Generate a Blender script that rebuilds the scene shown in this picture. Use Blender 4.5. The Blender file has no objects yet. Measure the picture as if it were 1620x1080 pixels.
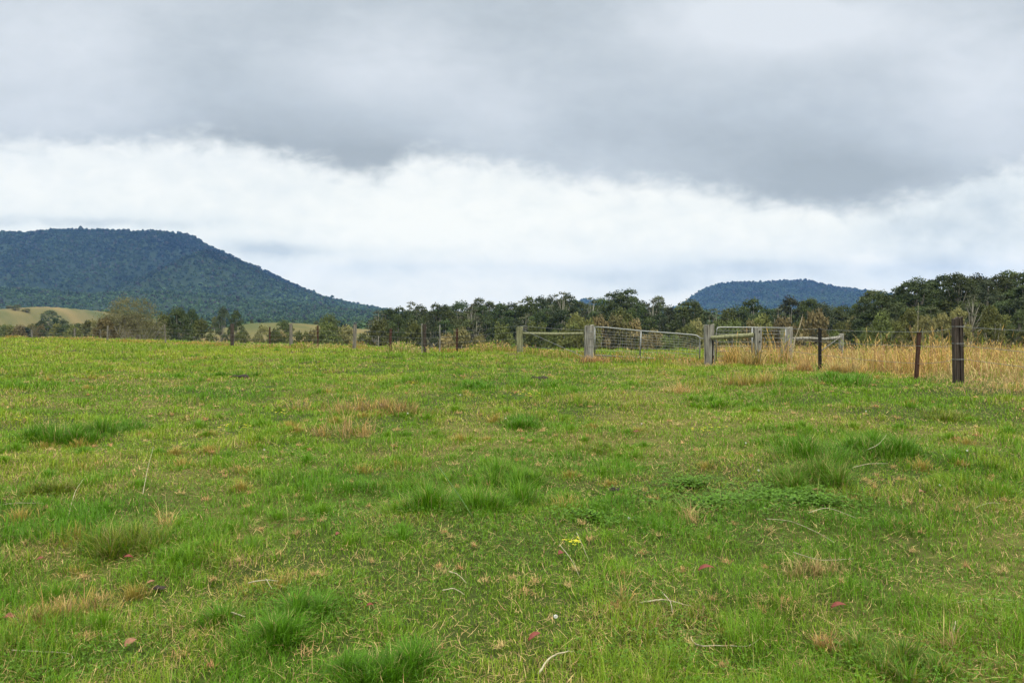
import bpy, math, random
import numpy as np
from mathutils import Vector, Matrix

rng = np.random.default_rng(7)
random.seed(7)
R = math.radians
F, CX, HZ, CAMZ = 1170.0, 810.0, 495.0, 1.6      # photograph's focal length, centre column, eye-level row, eye height
EXPO = 0.85
sc = bpy.context.scene
C = sc.collection

# ------------------------------------------------------------------ helpers
def tag(o, label=None, cat=None, group=None, kind=None):
    if label: o['label'] = label
    if cat: o['category'] = cat
    if group: o['group'] = group
    if kind: o['kind'] = kind
    return o

def empty(name, loc=(0, 0, 0), rz=0.0):
    o = bpy.data.objects.new(name, None)
    o.empty_display_size = .2
    o.location = loc; o.rotation_euler = (0, 0, rz)
    C.objects.link(o)
    return o

def link(name, me, mat, parent=None, loc=None):
    o = bpy.data.objects.new(name, me)
    if mat is not None and not me.materials: me.materials.append(mat)
    C.objects.link(o)
    if parent is not None: o.parent = parent
    if loc is not None: o.location = loc
    return o

def np_mesh(name, V, faces_list, col=None, smooth=False):
    """V (n,3); faces_list: list of (m,k) index arrays; col (n,3) -> attribute 'tint'"""
    me = bpy.data.meshes.new(name)
    V = np.ascontiguousarray(V, dtype=np.float32)
    loops = np.concatenate([f.reshape(-1) for f in faces_list]).astype(np.int32)
    tot = np.concatenate([np.full(len(f), f.shape[1], dtype=np.int32) for f in faces_list])
    start = np.concatenate([[0], np.cumsum(tot)[:-1]]).astype(np.int32)
    me.vertices.add(len(V)); me.vertices.foreach_set('co', V.reshape(-1))
    me.loops.add(len(loops)); me.loops.foreach_set('vertex_index', loops)
    me.polygons.add(len(tot)); me.polygons.foreach_set('loop_start', start)
    me.polygons.foreach_set('loop_total', tot)
    if smooth: me.polygons.foreach_set('use_smooth', np.ones(len(tot), dtype=bool))
    if col is not None:
        a = me.attributes.new('tint', 'FLOAT_COLOR', 'POINT')
        c4 = np.ones((len(V), 4), dtype=np.float32); c4[:, :3] = col
        a.data.foreach_set('color', c4.reshape(-1))
    me.update(calc_edges=True)
    return me

class MB:
    """collects simple solids into one mesh"""
    def __init__(s): s.v = []; s.f = []
    def add(s, V, Fc):
        b = len(s.v); s.v += [tuple(p) for p in V]; s.f += [tuple(i + b for i in q) for q in Fc]
    def tube(s, pts, rad, n=8, cap=True, squash=None):
        pts = [Vector(p) for p in pts]
        if not hasattr(rad, '__len__'): rad = [rad] * len(pts)
        ring = []
        b = len(s.v)
        up = Vector((0, 0, 1))
        for i, p in enumerate(pts):
            d = (pts[min(i + 1, len(pts) - 1)] - pts[max(i - 1, 0)]).normalized()
            a = d.cross(up) if abs(d.z) < .95 else d.cross(Vector((0, 1, 0)))
            a.normalize(); c = a.cross(d).normalized()
            for k in range(n):
                t = 2 * math.pi * k / n
                s.v.append(tuple(p + (a * math.cos(t) + c * math.sin(t)) * rad[i]))
        for i in range(len(pts) - 1):
            for k in range(n):
                s.f.append((b + i * n + k, b + i * n + (k + 1) % n, b + (i + 1) * n + (k + 1) % n, b + (i + 1) * n + k))
        if cap:
            s.f.append(tuple(b + k for k in range(n))[::-1])
            s.f.append(tuple(b + (len(pts) - 1) * n + k for k in range(n)))
    def box(s, c, d, rot=None):
        V = [Vector((sx * d[0] / 2, sy * d[1] / 2, sz * d[2] / 2)) for sx in (-1, 1) for sy in (-1, 1) for sz in (-1, 1)]
        if rot is not None: V = [rot @ v for v in V]
        V = [v + Vector(c) for v in V]
        s.add(V, [(0, 1, 3, 2), (4, 6, 7, 5), (0, 4, 5, 1), (2, 3, 7, 6), (0, 2, 6, 4), (1, 5, 7, 3)])
    def build(s, name, mat, parent=None, smooth=False, loc=None):
        me = bpy.data.meshes.new(name)
        me.from_pydata(s.v, [], s.f)
        if smooth:
            for p in me.polygons: p.use_smooth = True
        me.update()
        return link(name, me, mat, parent, loc)

# value noise
_perm = rng.random((257, 257))
_perm[256] = _perm[0]; _perm[:, 256] = _perm[:, 0]
def vnoise(x, y):
    x = np.asarray(x, float); y = np.asarray(y, float)
    xi = np.floor(x); yi = np.floor(y)
    fx = x - xi; fy = y - yi
    fx = fx * fx * (3 - 2 * fx); fy = fy * fy * (3 - 2 * fy)
    xi = xi.astype(int) % 256; yi = yi.astype(int) % 256
    a = _perm[xi, yi]; b = _perm[xi + 1, yi]; c = _perm[xi, yi + 1]; d = _perm[xi + 1, yi + 1]
    return (a * (1 - fx) + b * fx) * (1 - fy) + (c * (1 - fx) + d * fx) * fy
def fbm(x, y, s, o=3, off=0.0):
    x = np.asarray(x, float) / s + off; y = np.asarray(y, float) / s + off * 1.7
    r = 0; a = .5; t = 0
    for i in range(o):
        r = r + a * vnoise(x, y); t += a
        x = x * 2.03 + 17.3; y = y * 2.03 + 5.1; a *= .5
    return r / t
def sstep(a, b, x):
    t = np.clip((x - a) / (b - a), 0, 1); return t * t * (3 - 2 * t)

# ------------------------------------------------------------------ terrain
CT = np.array([(0, 0, 0), (0, 5, 0), (-7, 8, 0), (7, 8, .05), (-3, 14, .0), (3, 15, 0), (-10, 16, 0), (8.4, 12, .22), (8.4, 14, .25), (8.3, 20, .06),
    (12, 13, .3), (16, 16, .2), (6.4, 24, -.08), (9.5, 26, -.1), (11.5, 27, -.1), (2.8, 27, -.06), (.3, 30, 0), (-4.2, 35, -.1), (-8.5, 40, -.21), (-13.5, 45, -.32),
    (-18.9, 50, -.37), (-26, 55, -.37), (-33, 60, -.4), (-45, 66, -.43), (-12, 28, .02), (-22, 34, .05), (-30, 44, -.05), (-20, 20, .05), (-36, 52, -.1),
    (-44, 58, -.1), (-4, 24, 0), (16, 25, 0), (21, 32, -.45), (25, 40, -.9), (35, 42, -.9), (30, 25, -.1), (18, 28, -.3), (20, 10, .2), (0, -20, 0), (-30, -10, 0), (30, -10, 0), (0, -60, 0)], float)
CT[:, 2] -= np.where((CT[:, 1] > 27) & (CT[:, 0] < -3), .10 + .004 * np.hypot(CT[:, 0], CT[:, 1]), 0)
CT[:, 2] -= np.where((CT[:, 1] > 19) & (CT[:, 0] >= -5) & (CT[:, 0] < 7), .06, 0)
def field(x, y):
    x = np.asarray(x, float); y = np.asarray(y, float)
    num = np.zeros_like(x); den = np.zeros_like(x)
    for cx, cy, cz in CT:
        w = 1.0 / ((x - cx) ** 2 + (y - cy) ** 2 + 5.0) ** 1.7
        num += w * cz; den += w
    z = num / den
    r = np.hypot(x, y)
    fade = sstep(120, 60, r)
    z = z + fade * ((fbm(x, y, 1.1, 4) - .5) * .20 + (fbm(x, y, 5.0, 2, 9.) - .5) * .16) * sstep(.5, 3, r)
    return z

CR_K = np.array([-3, -.75, -.69, -.55, -.38, -.21, -.12, 0, .1, .27, .4, .6, .75, 3])
CR_Y = np.array([95, 76, 71, 64, 54, 45, 39, 34, 32, 31, 33, 36, 37, 50])
def px2k(px): return (np.asarray(px, float) - CX) / F
# ridges: distance, front spread, back spread, crest as (photo column, photo row)
RIDGES = [
    ('gold', 300, 70, 110, [(250, 560), (300, 545), (335, 528), (370, 516), (400, 511), (440, 510), (480, 512), (540, 519), (590, 522), (640, 535), (700, 560)]),
    ('gold', 650, 150, 220, [(-300, 500), (-100, 494), (0, 490), (40, 487), (72, 485), (92, 492), (112, 506), (135, 525), (165, 545)]),
    ('wood', 520, 120, 150, [(560, 545), (600, 515), (700, 505), (900, 502), (1100, 505), (1300, 505), (1500, 503), (1800, 500)]),
    ('for', 1700, 420, 600, [(-500, 446), (-100, 455), (0, 458), (60, 461), (110, 465), (160, 469), (220, 463), (300, 466), (400, 477), (500, 487), (600, 496), (760, 505), (1000, 510)]),
    ('for', 2350, 480, 700, [(60, 520), (150, 493), (230, 453), (262, 432), (290, 418), (330, 398), (360, 411), (400, 428), (440, 448), (480, 465), (540, 483), (600, 496), (700, 512)]),
    ('for', 3000, 800, 900, [(-700, 420), (-300, 384), (-100, 377), (0, 371), (60, 371), (100, 367), (160, 366), (200, 368), (292, 371), (320, 388), (360, 406), (400, 424), (440, 443), (480, 461), (500, 471), (540, 480), (600, 492), (660, 502), (760, 520)]),
    ('for', 4100, 900, 900, [(1000, 508), (1060, 497), (1085, 482), (1100, 470), (1130, 453), (1160, 449), (1200, 450), (1230, 447), (1262, 446), (1290, 454), (1320, 458), (1360, 463), (1400, 470), (1430, 476), (1500, 482), (1600, 487), (1800, 492)]),
    ('for', 4900, 500, 500, [(820, 500), (870, 490), (900, 480), (925, 474), (945, 478), (980, 489), (1020, 500)]),
]
def base_level(x, y):
    k = x / np.maximum(y, 1.0)
    return -14 + 9.5 * sstep(.38, .56, k) * sstep(400, 150, y)
def terrain(x, y, full=False):
    x = np.asarray(x, float); y = np.asarray(y, float)
    z = field(x, y)
    r = np.hypot(x, y)
    ang = np.arctan2(x, y)
    k = np.tan(np.clip(ang, -1.2, 1.2))
    c = np.interp(k, CR_K, CR_Y) / np.cos(np.clip(ang, -1.2, 1.2)).clip(.55)
    w = sstep(0, 1, (r - c) / np.where(k > .45, 55.0, 75.0))
    front = np.maximum(y, 0)
    V = base_level(x, front) + (fbm(x, y, 60, 3) - .5) * 3.0
    V = V - sstep(300, 900, r) * 0
    kind = np.zeros(x.shape, int)
    for i, (nm, D, sf, sb, prof) in enumerate(RIDGES):
        p = np.array(prof, float)
        p[:, 1] += 1.5 if nm == 'for' else 0
        xs = px2k(p[:, 0]) * D; zs = CAMZ - (p[:, 1] - HZ) * D / F
        dy = front - D
        mean = -14.0
        wob = (fbm(x, y, D * .09, 4, 3.3 + i) - .5)
        xx = x + wob * D * (.06 if nm == 'for' else .02) * sstep(.0, .6, np.abs(dy) / sf)
        zc = np.interp(xx, xs, zs, left=None, right=None)
        env = np.exp(-np.abs(dy / np.where(dy < 0, sf, sb)) ** 1.7)
        h = mean + (zc - mean) * env
        if nm == 'for':
            rid = np.abs(fbm(x, y * .22 + x * .25, D * .05, 3, 7.7 + i) - .5) * 2
            h = h - np.maximum(zc - mean, 0) * .50 * rid * (1 - env) * 2.0 * env ** .3
            h = h + (fbm(x, y, 60, 2) - .5) * 10 * env
        up = h > V
        V = np.where(up, h, V); kind = np.where(up & (env > .2), i + 1, kind)
    z = z * (1 - w) + V * w
    kind = np.where(w < .3, 0, kind)
    return (z, w, kind) if full else z

def H1(x, y): return float(terrain(np.array([x]), np.array([y]))[0])
_ys = np.concatenate([np.arange(2, 20, .05), np.arange(20, 90, .25)])
def on_ground(px, row):
    """the ground point seen at that column and row of the photograph"""
    k = float(px2k(px))
    z = terrain(k * _ys, _ys)
    rr = HZ + (CAMZ - z) * F / _ys
    i = int(np.argmax(rr <= row)) if (rr <= row).any() else len(_ys) - 1
    return Vector((k * _ys[i], _ys[i], z[i]))

# ------------------------------------------------------------------ materials
def new_mat(name):
    m = bpy.data.materials.new(name); m.use_nodes = True
    m.node_tree.nodes.clear()
    return m, m.node_tree.nodes, m.node_tree.links
def leaf_mat(name, trans=.35, rough=.6, spec=.25, objvar=0.0, gain=(1, 1, 1)):
    m, N, L = new_mat(name)
    a = N.new('ShaderNodeAttribute'); a.attribute_name = 'tint'
    col = a.outputs['Color']
    mx = N.new('ShaderNodeMix'); mx.data_type = 'RGBA'; mx.blend_type = 'MULTIPLY'; mx.inputs[0].default_value = 1
    L.new(col, mx.inputs[6]); mx.inputs[7].default_value = (*gain, 1); col = mx.outputs[2]
    if objvar:
        oi = N.new('ShaderNodeObjectInfo')
        hs = N.new('ShaderNodeHueSaturation')
        mr = N.new('ShaderNodeMapRange'); mr.inputs[3].default_value = 1 - objvar; mr.inputs[4].default_value = 1 + objvar
        L.new(oi.outputs['Random'], mr.inputs[0]); L.new(mr.outputs[0], hs.inputs['Value'])
        ms = N.new('ShaderNodeMath'); ms.operation = 'MULTIPLY'; ms.inputs[1].default_value = 7.31
        fr = N.new('ShaderNodeMath'); fr.operation = 'FRACT'
        L.new(oi.outputs['Random'], ms.inputs[0]); L.new(ms.outputs[0], fr.inputs[0])
        mh = N.new('ShaderNodeMapRange'); mh.inputs[3].default_value = .475; mh.inputs[4].default_value = .525
        L.new(fr.outputs[0], mh.inputs[0]); L.new(mh.outputs[0], hs.inputs['Hue'])
        L.new(col, hs.inputs['Color']); col = hs.outputs[0]
    p = N.new('ShaderNodeBsdfPrincipled'); p.inputs['Roughness'].default_value = rough; p.inputs['Specular IOR Level'].default_value = spec
    t = N.new('ShaderNodeBsdfTranslucent'); s = N.new('ShaderNodeMixShader'); s.inputs[0].default_value = trans
    o = N.new('ShaderNodeOutputMaterial')
    L.new(col, p.inputs['Base Color']); L.new(col, t.inputs['Color'])
    L.new(p.outputs[0], s.inputs[1]); L.new(t.outputs[0], s.inputs[2]); L.new(s.outputs[0], o.inputs[0])
    return m
def noise_mat(name, cols, scale=(8, 8, 8), rough=.8, detail=6, bump=.3, bscale=None, metal=0, spec=.3, lo=.3, hi=.7, dist=0):
    m, N, L = new_mat(name)
    tc = N.new('ShaderNodeTexCoord'); mp = N.new('ShaderNodeMapping'); mp.inputs['Scale'].default_value = scale
    nz = N.new('ShaderNodeTexNoise'); nz.inputs['Scale'].default_value = 1; nz.inputs['Detail'].default_value = detail; nz.inputs['Distortion'].default_value = dist
    nz.inputs['Roughness'].default_value = .65
    cr = N.new('ShaderNodeValToRGB'); e = cr.color_ramp.elements
    for i, c in enumerate(cols):
        pos = lo + (hi - lo) * i / max(1, len(cols) - 1)
        el = e[i] if i < 2 else e.new(pos)
        el.position = pos; el.color = (*c, 1)
    L.new(tc.outputs['Object'], mp.inputs[0]); L.new(mp.outputs[0], nz.inputs['Vector']); L.new(nz.outputs[0], cr.inputs[0])
    p = N.new('ShaderNodeBsdfPrincipled'); p.inputs['Roughness'].default_value = rough; p.inputs['Metallic'].default_value = metal
    p.inputs['Specular IOR Level'].default_value = spec
    b = N.new('ShaderNodeBump'); b.inputs['Strength'].default_value = bump; b.inputs['Distance'].default_value = .02
    L.new(nz.outputs[0], b.inputs['Height']); L.new(b.outputs[0], p.inputs['Normal'])
    L.new(cr.outputs[0], p.inputs['Base Color'])
    o = N.new('ShaderNodeOutputMaterial'); L.new(p.outputs[0], o.inputs[0])
    return m

M = {}
M['grass'] = leaf_mat('grass blades', .4, .55, .3)
M['dry'] = leaf_mat('dry straw', .3, .6, .25)
M['leaf'] = leaf_mat('tree foliage', .28, .6, .2, .34)
M['far'] = leaf_mat('mountain foliage', .2, .8, .1)
M['bark'] = noise_mat('pale gum bark', [(.14, .12, .09), (.28, .26, .21), (.42, .40, .34)], (3, 3, .6), .85)
M['bark_dark'] = noise_mat('rough brown bark', [(.05, .04, .03), (.11, .09, .07)], (4, 4, .8), .9)
M['timber'] = noise_mat('weathered grey timber', [(.045, .040, .034), (.175, .168, .145), (.30, .292, .26)], (20, 20, 1.6), .9, bump=.8, lo=.32, hi=.62)
M['timber_mid'] = noise_mat('stained brown grey timber', [(.05, .043, .034), (.13, .118, .095), (.21, .195, .165)], (20, 20, 1.6), .9, bump=.6, lo=.32, hi=.62)
M['timber_green'] = noise_mat('lichen green timber', [(.08, .08, .045), (.18, .185, .10), (.26, .26, .155)], (24, 24, 2.5), .9, bump=.6, lo=.32, hi=.62)
M['timber_dark'] = noise_mat('dark split timber', [(.016, .012, .01), (.046, .035, .028), (.10, .078, .062)], (36, 36, 2.0), .9, bump=1.0, lo=.32, hi=.66)
M['rust'] = noise_mat('rusty steel', [(.018, .010, .008), (.065, .028, .017), (.06, .042, .032)], (30, 30, 14), .85)
M['black'] = noise_mat('black painted steel', [(.006, .006, .006), (.02, .018, .017)], (20, 20, 10), .6)
M['galv'] = noise_mat('galvanised pipe', [(.19, .20, .20), (.32, .33, .32)], (30, 30, 30), .45, metal=.35, bump=.05)
M['galv_old'] = noise_mat('dull galvanised pipe', [(.14, .15, .15), (.26, .27, .27)], (30, 30, 30), .55, metal=.3, bump=.05)
M['wire'] = noise_mat('fence wire', [(.17, .18, .18), (.27, .28, .28)], (30, 30, 30), .5, metal=.5, bump=0)
M['hole'] = noise_mat('bolt hole', [(.01, .009, .008), (.02, .018, .015)], (30, 30, 30), .9)
M['stick'] = noise_mat('bleached stick', [(.22, .185, .12), (.46, .41, .29)], (30, 30, 30), .8)
M['redleaf'] = noise_mat('red fallen leaf', [(.07, .014, .010), (.15, .028, .018), (.19, .06, .035)], (40, 40, 40), .5, lo=.25)
M['tanleaf'] = noise_mat('tan fallen leaf', [(.16, .07, .035), (.30, .15, .085)], (40, 40, 40), .6)
M['yellow'] = noise_mat('yellow petals', [(.62, .55, .02), (.78, .70, .04)], (60, 60, 60), .6)
M['white'] = noise_mat('white clover petals', [(.55, .54, .48), (.80, .80, .76)], (90, 90, 90), .7)
M['stem'] = noise_mat('green stem', [(.06, .12, .03), (.10, .18, .05)], (40, 40, 40), .6)
M['dung'] = noise_mat('dried dung', [(.012, .009, .007), (.05, .038, .03)], (25, 25, 25), .95, bump=1)

def ground_mat():
    m, N, L = new_mat('paddock soil and thatch')
    a = N.new('ShaderNodeAttribute'); a.attribute_name = 'tint'
    tc = N.new('ShaderNodeTexCoord')
    n1 = N.new('ShaderNodeTexNoise'); n1.inputs['Scale'].default_value = 9; n1.inputs['Detail'].default_value = 8; n1.inputs['Roughness'].default_value = .7
    L.new(tc.outputs['Object'], n1.inputs['Vector'])
    mr = N.new('ShaderNodeMapRange'); mr.inputs[1].default_value = .3; mr.inputs[2].default_value = .7; mr.inputs[3].default_value = .55; mr.inputs[4].default_value = 1.4
    L.new(n1.outputs[0], mr.inputs[0])
    mx = N.new('ShaderNodeVectorMath'); mx.operation = 'SCALE'
    L.new(a.outputs['Color'], mx.inputs[0]); L.new(mr.outputs[0], mx.inputs['Scale'])
    p = N.new('ShaderNodeBsdfPrincipled'); p.inputs['Roughness'].default_value = .95; p.inputs['Specular IOR Level'].default_value = .1
    L.new(mx.outputs[0], p.inputs['Base Color'])
    b = N.new('ShaderNodeBump'); b.inputs['Strength'].default_value = .6; b.inputs['Distance'].default_value = .03
    L.new(n1.outputs[0], b.inputs['Height']); L.new(b.outputs[0], p.inputs['Normal'])
    o = N.new('ShaderNodeOutputMaterial'); L.new(p.outputs[0], o.inputs[0])
    return m
M['ground'] = ground_mat()

# ------------------------------------------------------------------ ground and mountains (one polar sheet, split at its rings)
def build_ground():
    fine = np.arange(-48, 48.01, .13)
    side = np.concatenate([np.arange(52, 308.1, 4.0)])
    az = np.radians(np.concatenate([fine, side]))
    nr = [.3]
    while nr[-1] < 5700: nr.append(nr[-1] * (1.03 if nr[-1] < 100 else 1.0155))
    rr = np.array(nr)
    A, RR = np.meshgrid(az, rr)
    X = RR * np.sin(A); Y = RR * np.cos(A)
    Z, W, K = terrain(X, Y, True)
    dry = fbm(X, Y, 3.0, 3, 4.)
    col = np.zeros(X.shape + (3,))
    f0 = np.array((.040, .055, .012)); f1 = np.array((.10, .095, .028))
    col[:] = f0; t = sstep(.4, .65, dry)[..., None]
    col = f0 * (1 - t) + f1 * t
    val = fbm(X, Y, 25, 4, 2.)[..., None]
    g0 = np.array((.06, .075, .03)); g1 = np.array((.20, .16, .07))
    valley = g0 * (1 - sstep(.4, .6, val)) + g1 * sstep(.4, .6, val)
    wv = sstep(.02, .25, W)[..., None]
    col = col * (1 - wv) + valley * wv
    gold = np.array((.175, .135, .058)); gold2 = np.array((.075, .085, .032))
    tg = (sstep(.36, .62, fbm(X, Y, 22, 5, 8.)) * .6 + sstep(.42, .56, fbm(X, Y, 70, 5, 18.)) * .45).clip(0, 1)[..., None]
    gcol = gold * (1 - tg) + gold2 * tg
    forc = np.array((.022, .036, .018))
    for i, rd in enumerate(RIDGES):
        m = (K == i + 1)[..., None]
        if rd[0] == 'gold': col = np.where(m, gcol, col)
        else: col = np.where(m, forc, col)
    col = np.where((np.hypot(X, Y) > 1000)[..., None], forc, col)
    n, mm = X.shape
    V = np.stack([X, Y, Z], -1).reshape(-1, 3)
    idx = np.arange(n * mm).reshape(n, mm)
    nx = np.roll(idx, -1, axis=1)
    Q = np.stack([idx[:-1], nx[:-1], nx[1:], idx[1:]], -1)          # (n-1, mm, 4)
    Q = Q[..., ::-1]
    split = int(np.searchsorted(rr, 1150))
    azc = az
    isright = (np.tan(np.clip(azc, -1.3, 1.3)) > .02) & (azc < math.pi)
    parts = [('ground', Q[:split].reshape(-1, 4), 'green and gold grazed paddock rolling down into the valley'),
             ('mountain', Q[split:][:, ~isright].reshape(-1, 4), 'long dark forested mountain at the left'),
             ('mountain', Q[split:][:, isright].reshape(-1, 4), 'distant blue flat topped mountain at the right')]
    colf = col.reshape(-1, 3)
    for nm, q, lab in parts:
        u, inv = np.unique(q, return_inverse=True)
        me = np_mesh(nm, V[u], [inv.reshape(-1, 4)], colf[u], smooth=True)
        o = link(nm, me, M['ground'])
        tag(o, lab, kind='structure')
    # the small disc under the viewer
    k = idx[0]
    me = np_mesh('ground_centre', np.vstack([V[k], [[0, 0, float(Z[0].mean())]]]), [np.stack([np.full(mm, mm), np.roll(np.arange(mm), -1), np.arange(mm)], -1)], np.vstack([colf[k], [f0]]))
    tag(link('ground', me, M['ground']), 'patch of grass under the viewer', kind='structure')
build_ground()

# ------------------------------------------------------------------ grass
def blades(P, Hh, Wd, az, lean, curve, col, face=None):
    """two-segment tapered blades; P (n,3); returns V, quads, tris, C"""
    n = len(P)
    d = np.stack([np.sin(az), np.cos(az), np.zeros(n)], -1)
    fa = az + np.pi / 2 if face is None else face
    s = np.stack([np.sin(fa), np.cos(fa), np.zeros(n)], -1)
    up = np.array([0, 0, 1.0])
    m = P + d * (Hh * .5 * np.sin(lean))[:, None] + up * (Hh * .5 * np.cos(lean))[:, None]
    l2 = lean + curve
    tip = m + d * (Hh * .5 * np.sin(l2))[:, None] + up * (Hh * .5 * np.cos(l2))[:, None]
    w = (Wd / 2)[:, None]
    V = np.stack([P - s * w, P + s * w, m + s * w * .8, m - s * w * .8, tip], 1).reshape(-1, 3)
    b = np.arange(n)[:, None] * 5
    Q = b + np.array([[0, 1, 2, 3]]); T = b + np.array([[3, 2, 4]])
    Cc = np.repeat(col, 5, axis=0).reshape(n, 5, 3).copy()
    Cc[:, :2] *= .75          # shade at the roots, painted into the tint as darker blade bases
    return V, Q, T, Cc.reshape(-1, 3)
def blade_mesh(name, sets):
    Vs, Qs, Ts, Cs = [], [], [], []; b = 0
    for V, Q, T, Cc in sets:
        Vs.append(V); Qs.append(Q + b); Ts.append(T + b); Cs.append(Cc); b += len(V)
    return np_mesh(name, np.vstack(Vs), [np.vstack(Qs), np.vstack(Ts)], np.vstack(Cs))

LUSH = np.array((.090, .225, .007)); MID = np.array((.158, .295, .011)); YEL = np.array((.31, .365, .028))
STRAW = np.array((.52, .41, .17)); GOLD = np.array((.52, .33, .10)); TAN = np.array((.42, .25, .12)); BRN = np.array((.20, .125, .06))

def scatter(n, r0, r1, p, a0=-49, a1=49):
    """points with density ~ r^-p"""
    u = rng.random(n); q = 2 - p
    r = (r0 ** q + u * (r1 ** q - r0 ** q)) ** (1 / q)
    a = np.radians(a0 + (a1 - a0) * rng.random(n))
    return r * np.sin(a), r * np.cos(a), r
def mask_dry(x, y):
    """how much the long straw coloured grass takes over: the paddock right of the fence, the strip under the fences"""
    wob = (fbm(x, y, 1.5, 3, 2.) - .5) * 1.6
    wob2 = (fbm(x, y, 3.2, 2, 33.) - .5) * 2.6
    right = sstep(-.5, .9, x - 8.45 + wob * .8 + wob2) * sstep(8.0, 12.5, y + wob)
    gate = sstep(2.6, .6, np.abs(y - (24.4 + wob * .8))) * sstep(4.8, 6.6, x)
    return np.maximum(right, gate)
FENCE_PX = np.array([50, 118, 170, 262, 367, 460, 560, 671, 822, 932]); FENCE_D = np.array([70, 64, 60, 55, 50, 45.3, 40, 35, 30, 27.])
fx = px2k(FENCE_PX) * FENCE_D
def fence_y(x):
    o = np.argsort(fx); return np.interp(x, fx[o], FENCE_D[o])

def build_grass():
    n = 1080000
    x, y, r = scatter(n, 2.0, 85, 1.62)
    crest = np.interp(x / y, CR_K, CR_Y) + 8
    keep = y < crest; x, y, r = x[keep], y[keep], r[keep]
    # patchiness
    lush = fbm(x, y, 1.1, 3, 1.); lush2 = fbm(x, y, 4.5, 2, 5.)
    tall = sstep(.52, .75, fbm(x, y, .55, 3, 12.)); dryp = fbm(x, y, .8, 3, 20.) ; dry2 = fbm(x, y, 6, 2, 31.)
    md = mask_dry(x, y)
    far = sstep(10, 45, r)
    sh = fbm(x, y, .22, 2, 50.)
    Hh = (.03 + .035 * rng.random(len(x)) + .075 * tall + .04 * sstep(.5, .8, lush)) * (1 + far * .9) * (.35 + 1.3 * sh)
    Hh = Hh * (1 - .3 * md)
    Wd = np.maximum(.0032, r * .00075) * (.7 + .6 * rng.random(len(x)))
    az = rng.random(len(x)) * 2 * np.pi
    lean = np.abs(rng.normal(.15, .65, len(x))).clip(0, 1.4); curve = rng.random(len(x)) * 1.1
    z = terrain(x, y) - .004
    g = sstep(.35, .68, lush * .6 + lush2 * .4)[:, None]
    rnd = rng.random(len(x))[:, None]
    col = MID * (1 - g) + LUSH * g
    yl = (sstep(.42, .70, dryp * .5 + dry2 * .3 + .2 * rnd[:, 0]) * .7 + far * .35).clip(0, 1)[:, None]
    col = col * (1 - yl) + YEL * yl
    col = col * (.55 + .85 * rng.random((len(x), 1)))
    # dead blades between the green ones
    pd = .095 + .27 * sstep(.48, .70, dryp) + .04 * far + .5 * md
    isd = rng.random(len(x)) < pd
    dc = STRAW * (1 - rnd) + TAN * rnd
    dc = dc * (.6 + .6 * rng.random((len(x), 1)))
    col[isd] = dc[isd]
    Hh = np.where(isd & (md < .3), Hh * .9, Hh)
    lean = np.where(isd, lean + .45, lean).clip(0, 1.45)
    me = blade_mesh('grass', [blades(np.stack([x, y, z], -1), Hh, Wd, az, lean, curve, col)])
    tag(link('grass', me, M['grass']), 'short green grazed grass covering the paddock', 'grass', kind='stuff')

    # clumped longer green grass patches
    nc = 2600
    cx, cy, cr = scatter(nc, 2.6, 66, 1.05)
    crest = np.interp(cx / cy, CR_K, CR_Y) + 3
    ok = (cy < crest) & (mask_dry(cx, cy) < .3) & (fbm(cx, cy, 2.5, 3, 61.) > .45)
    cx, cy, cr = cx[ok], cy[ok], cr[ok]
    sets = []
    per = np.where(cr < 12, 150, 60)
    rep = np.repeat(np.arange(len(cx)), per)
    rad = (.10 + .22 * rng.random(len(cx)))[rep] * (1 + cr[rep] * .025)
    a = rng.random(len(rep)) * 2 * np.pi; q = np.abs(rng.normal(0, .5, len(rep))).clip(0, 1.5)
    x = cx[rep] + np.cos(a) * q * rad; y = cy[rep] + np.sin(a) * q * rad * 1.0
    rr = cr[rep]
    Hh = (.05 + .10 * rng.random(len(cx)))[rep] * (.6 + .7 * rng.random(len(rep))) * (1 - .4 * q)
    Wd = np.maximum(.0035, rr * .00075)
    az = np.arctan2(x - cx[rep], y - cy[rep]) + rng.normal(0, .7, len(rep))
    cm = rng.random(len(cx))[rep][:, None]; cd = (rng.random(len(cx)) < .22)[rep]
    col = (LUSH * 1.05) * (1 - cm) + MID * cm
    col = np.where(cd[:, None], GOLD * .5 + YEL * .3, col) * (.7 + .6 * rng.random((len(rep), 1)))
    z = terrain(x, y) - .004
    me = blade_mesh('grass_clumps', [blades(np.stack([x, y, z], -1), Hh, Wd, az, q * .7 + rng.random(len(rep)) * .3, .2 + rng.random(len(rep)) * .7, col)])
    tag(link('grass_tufts', me, M['grass']), 'longer tufts of green grass dotted through the grazed paddock', 'grass', kind='stuff')

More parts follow.
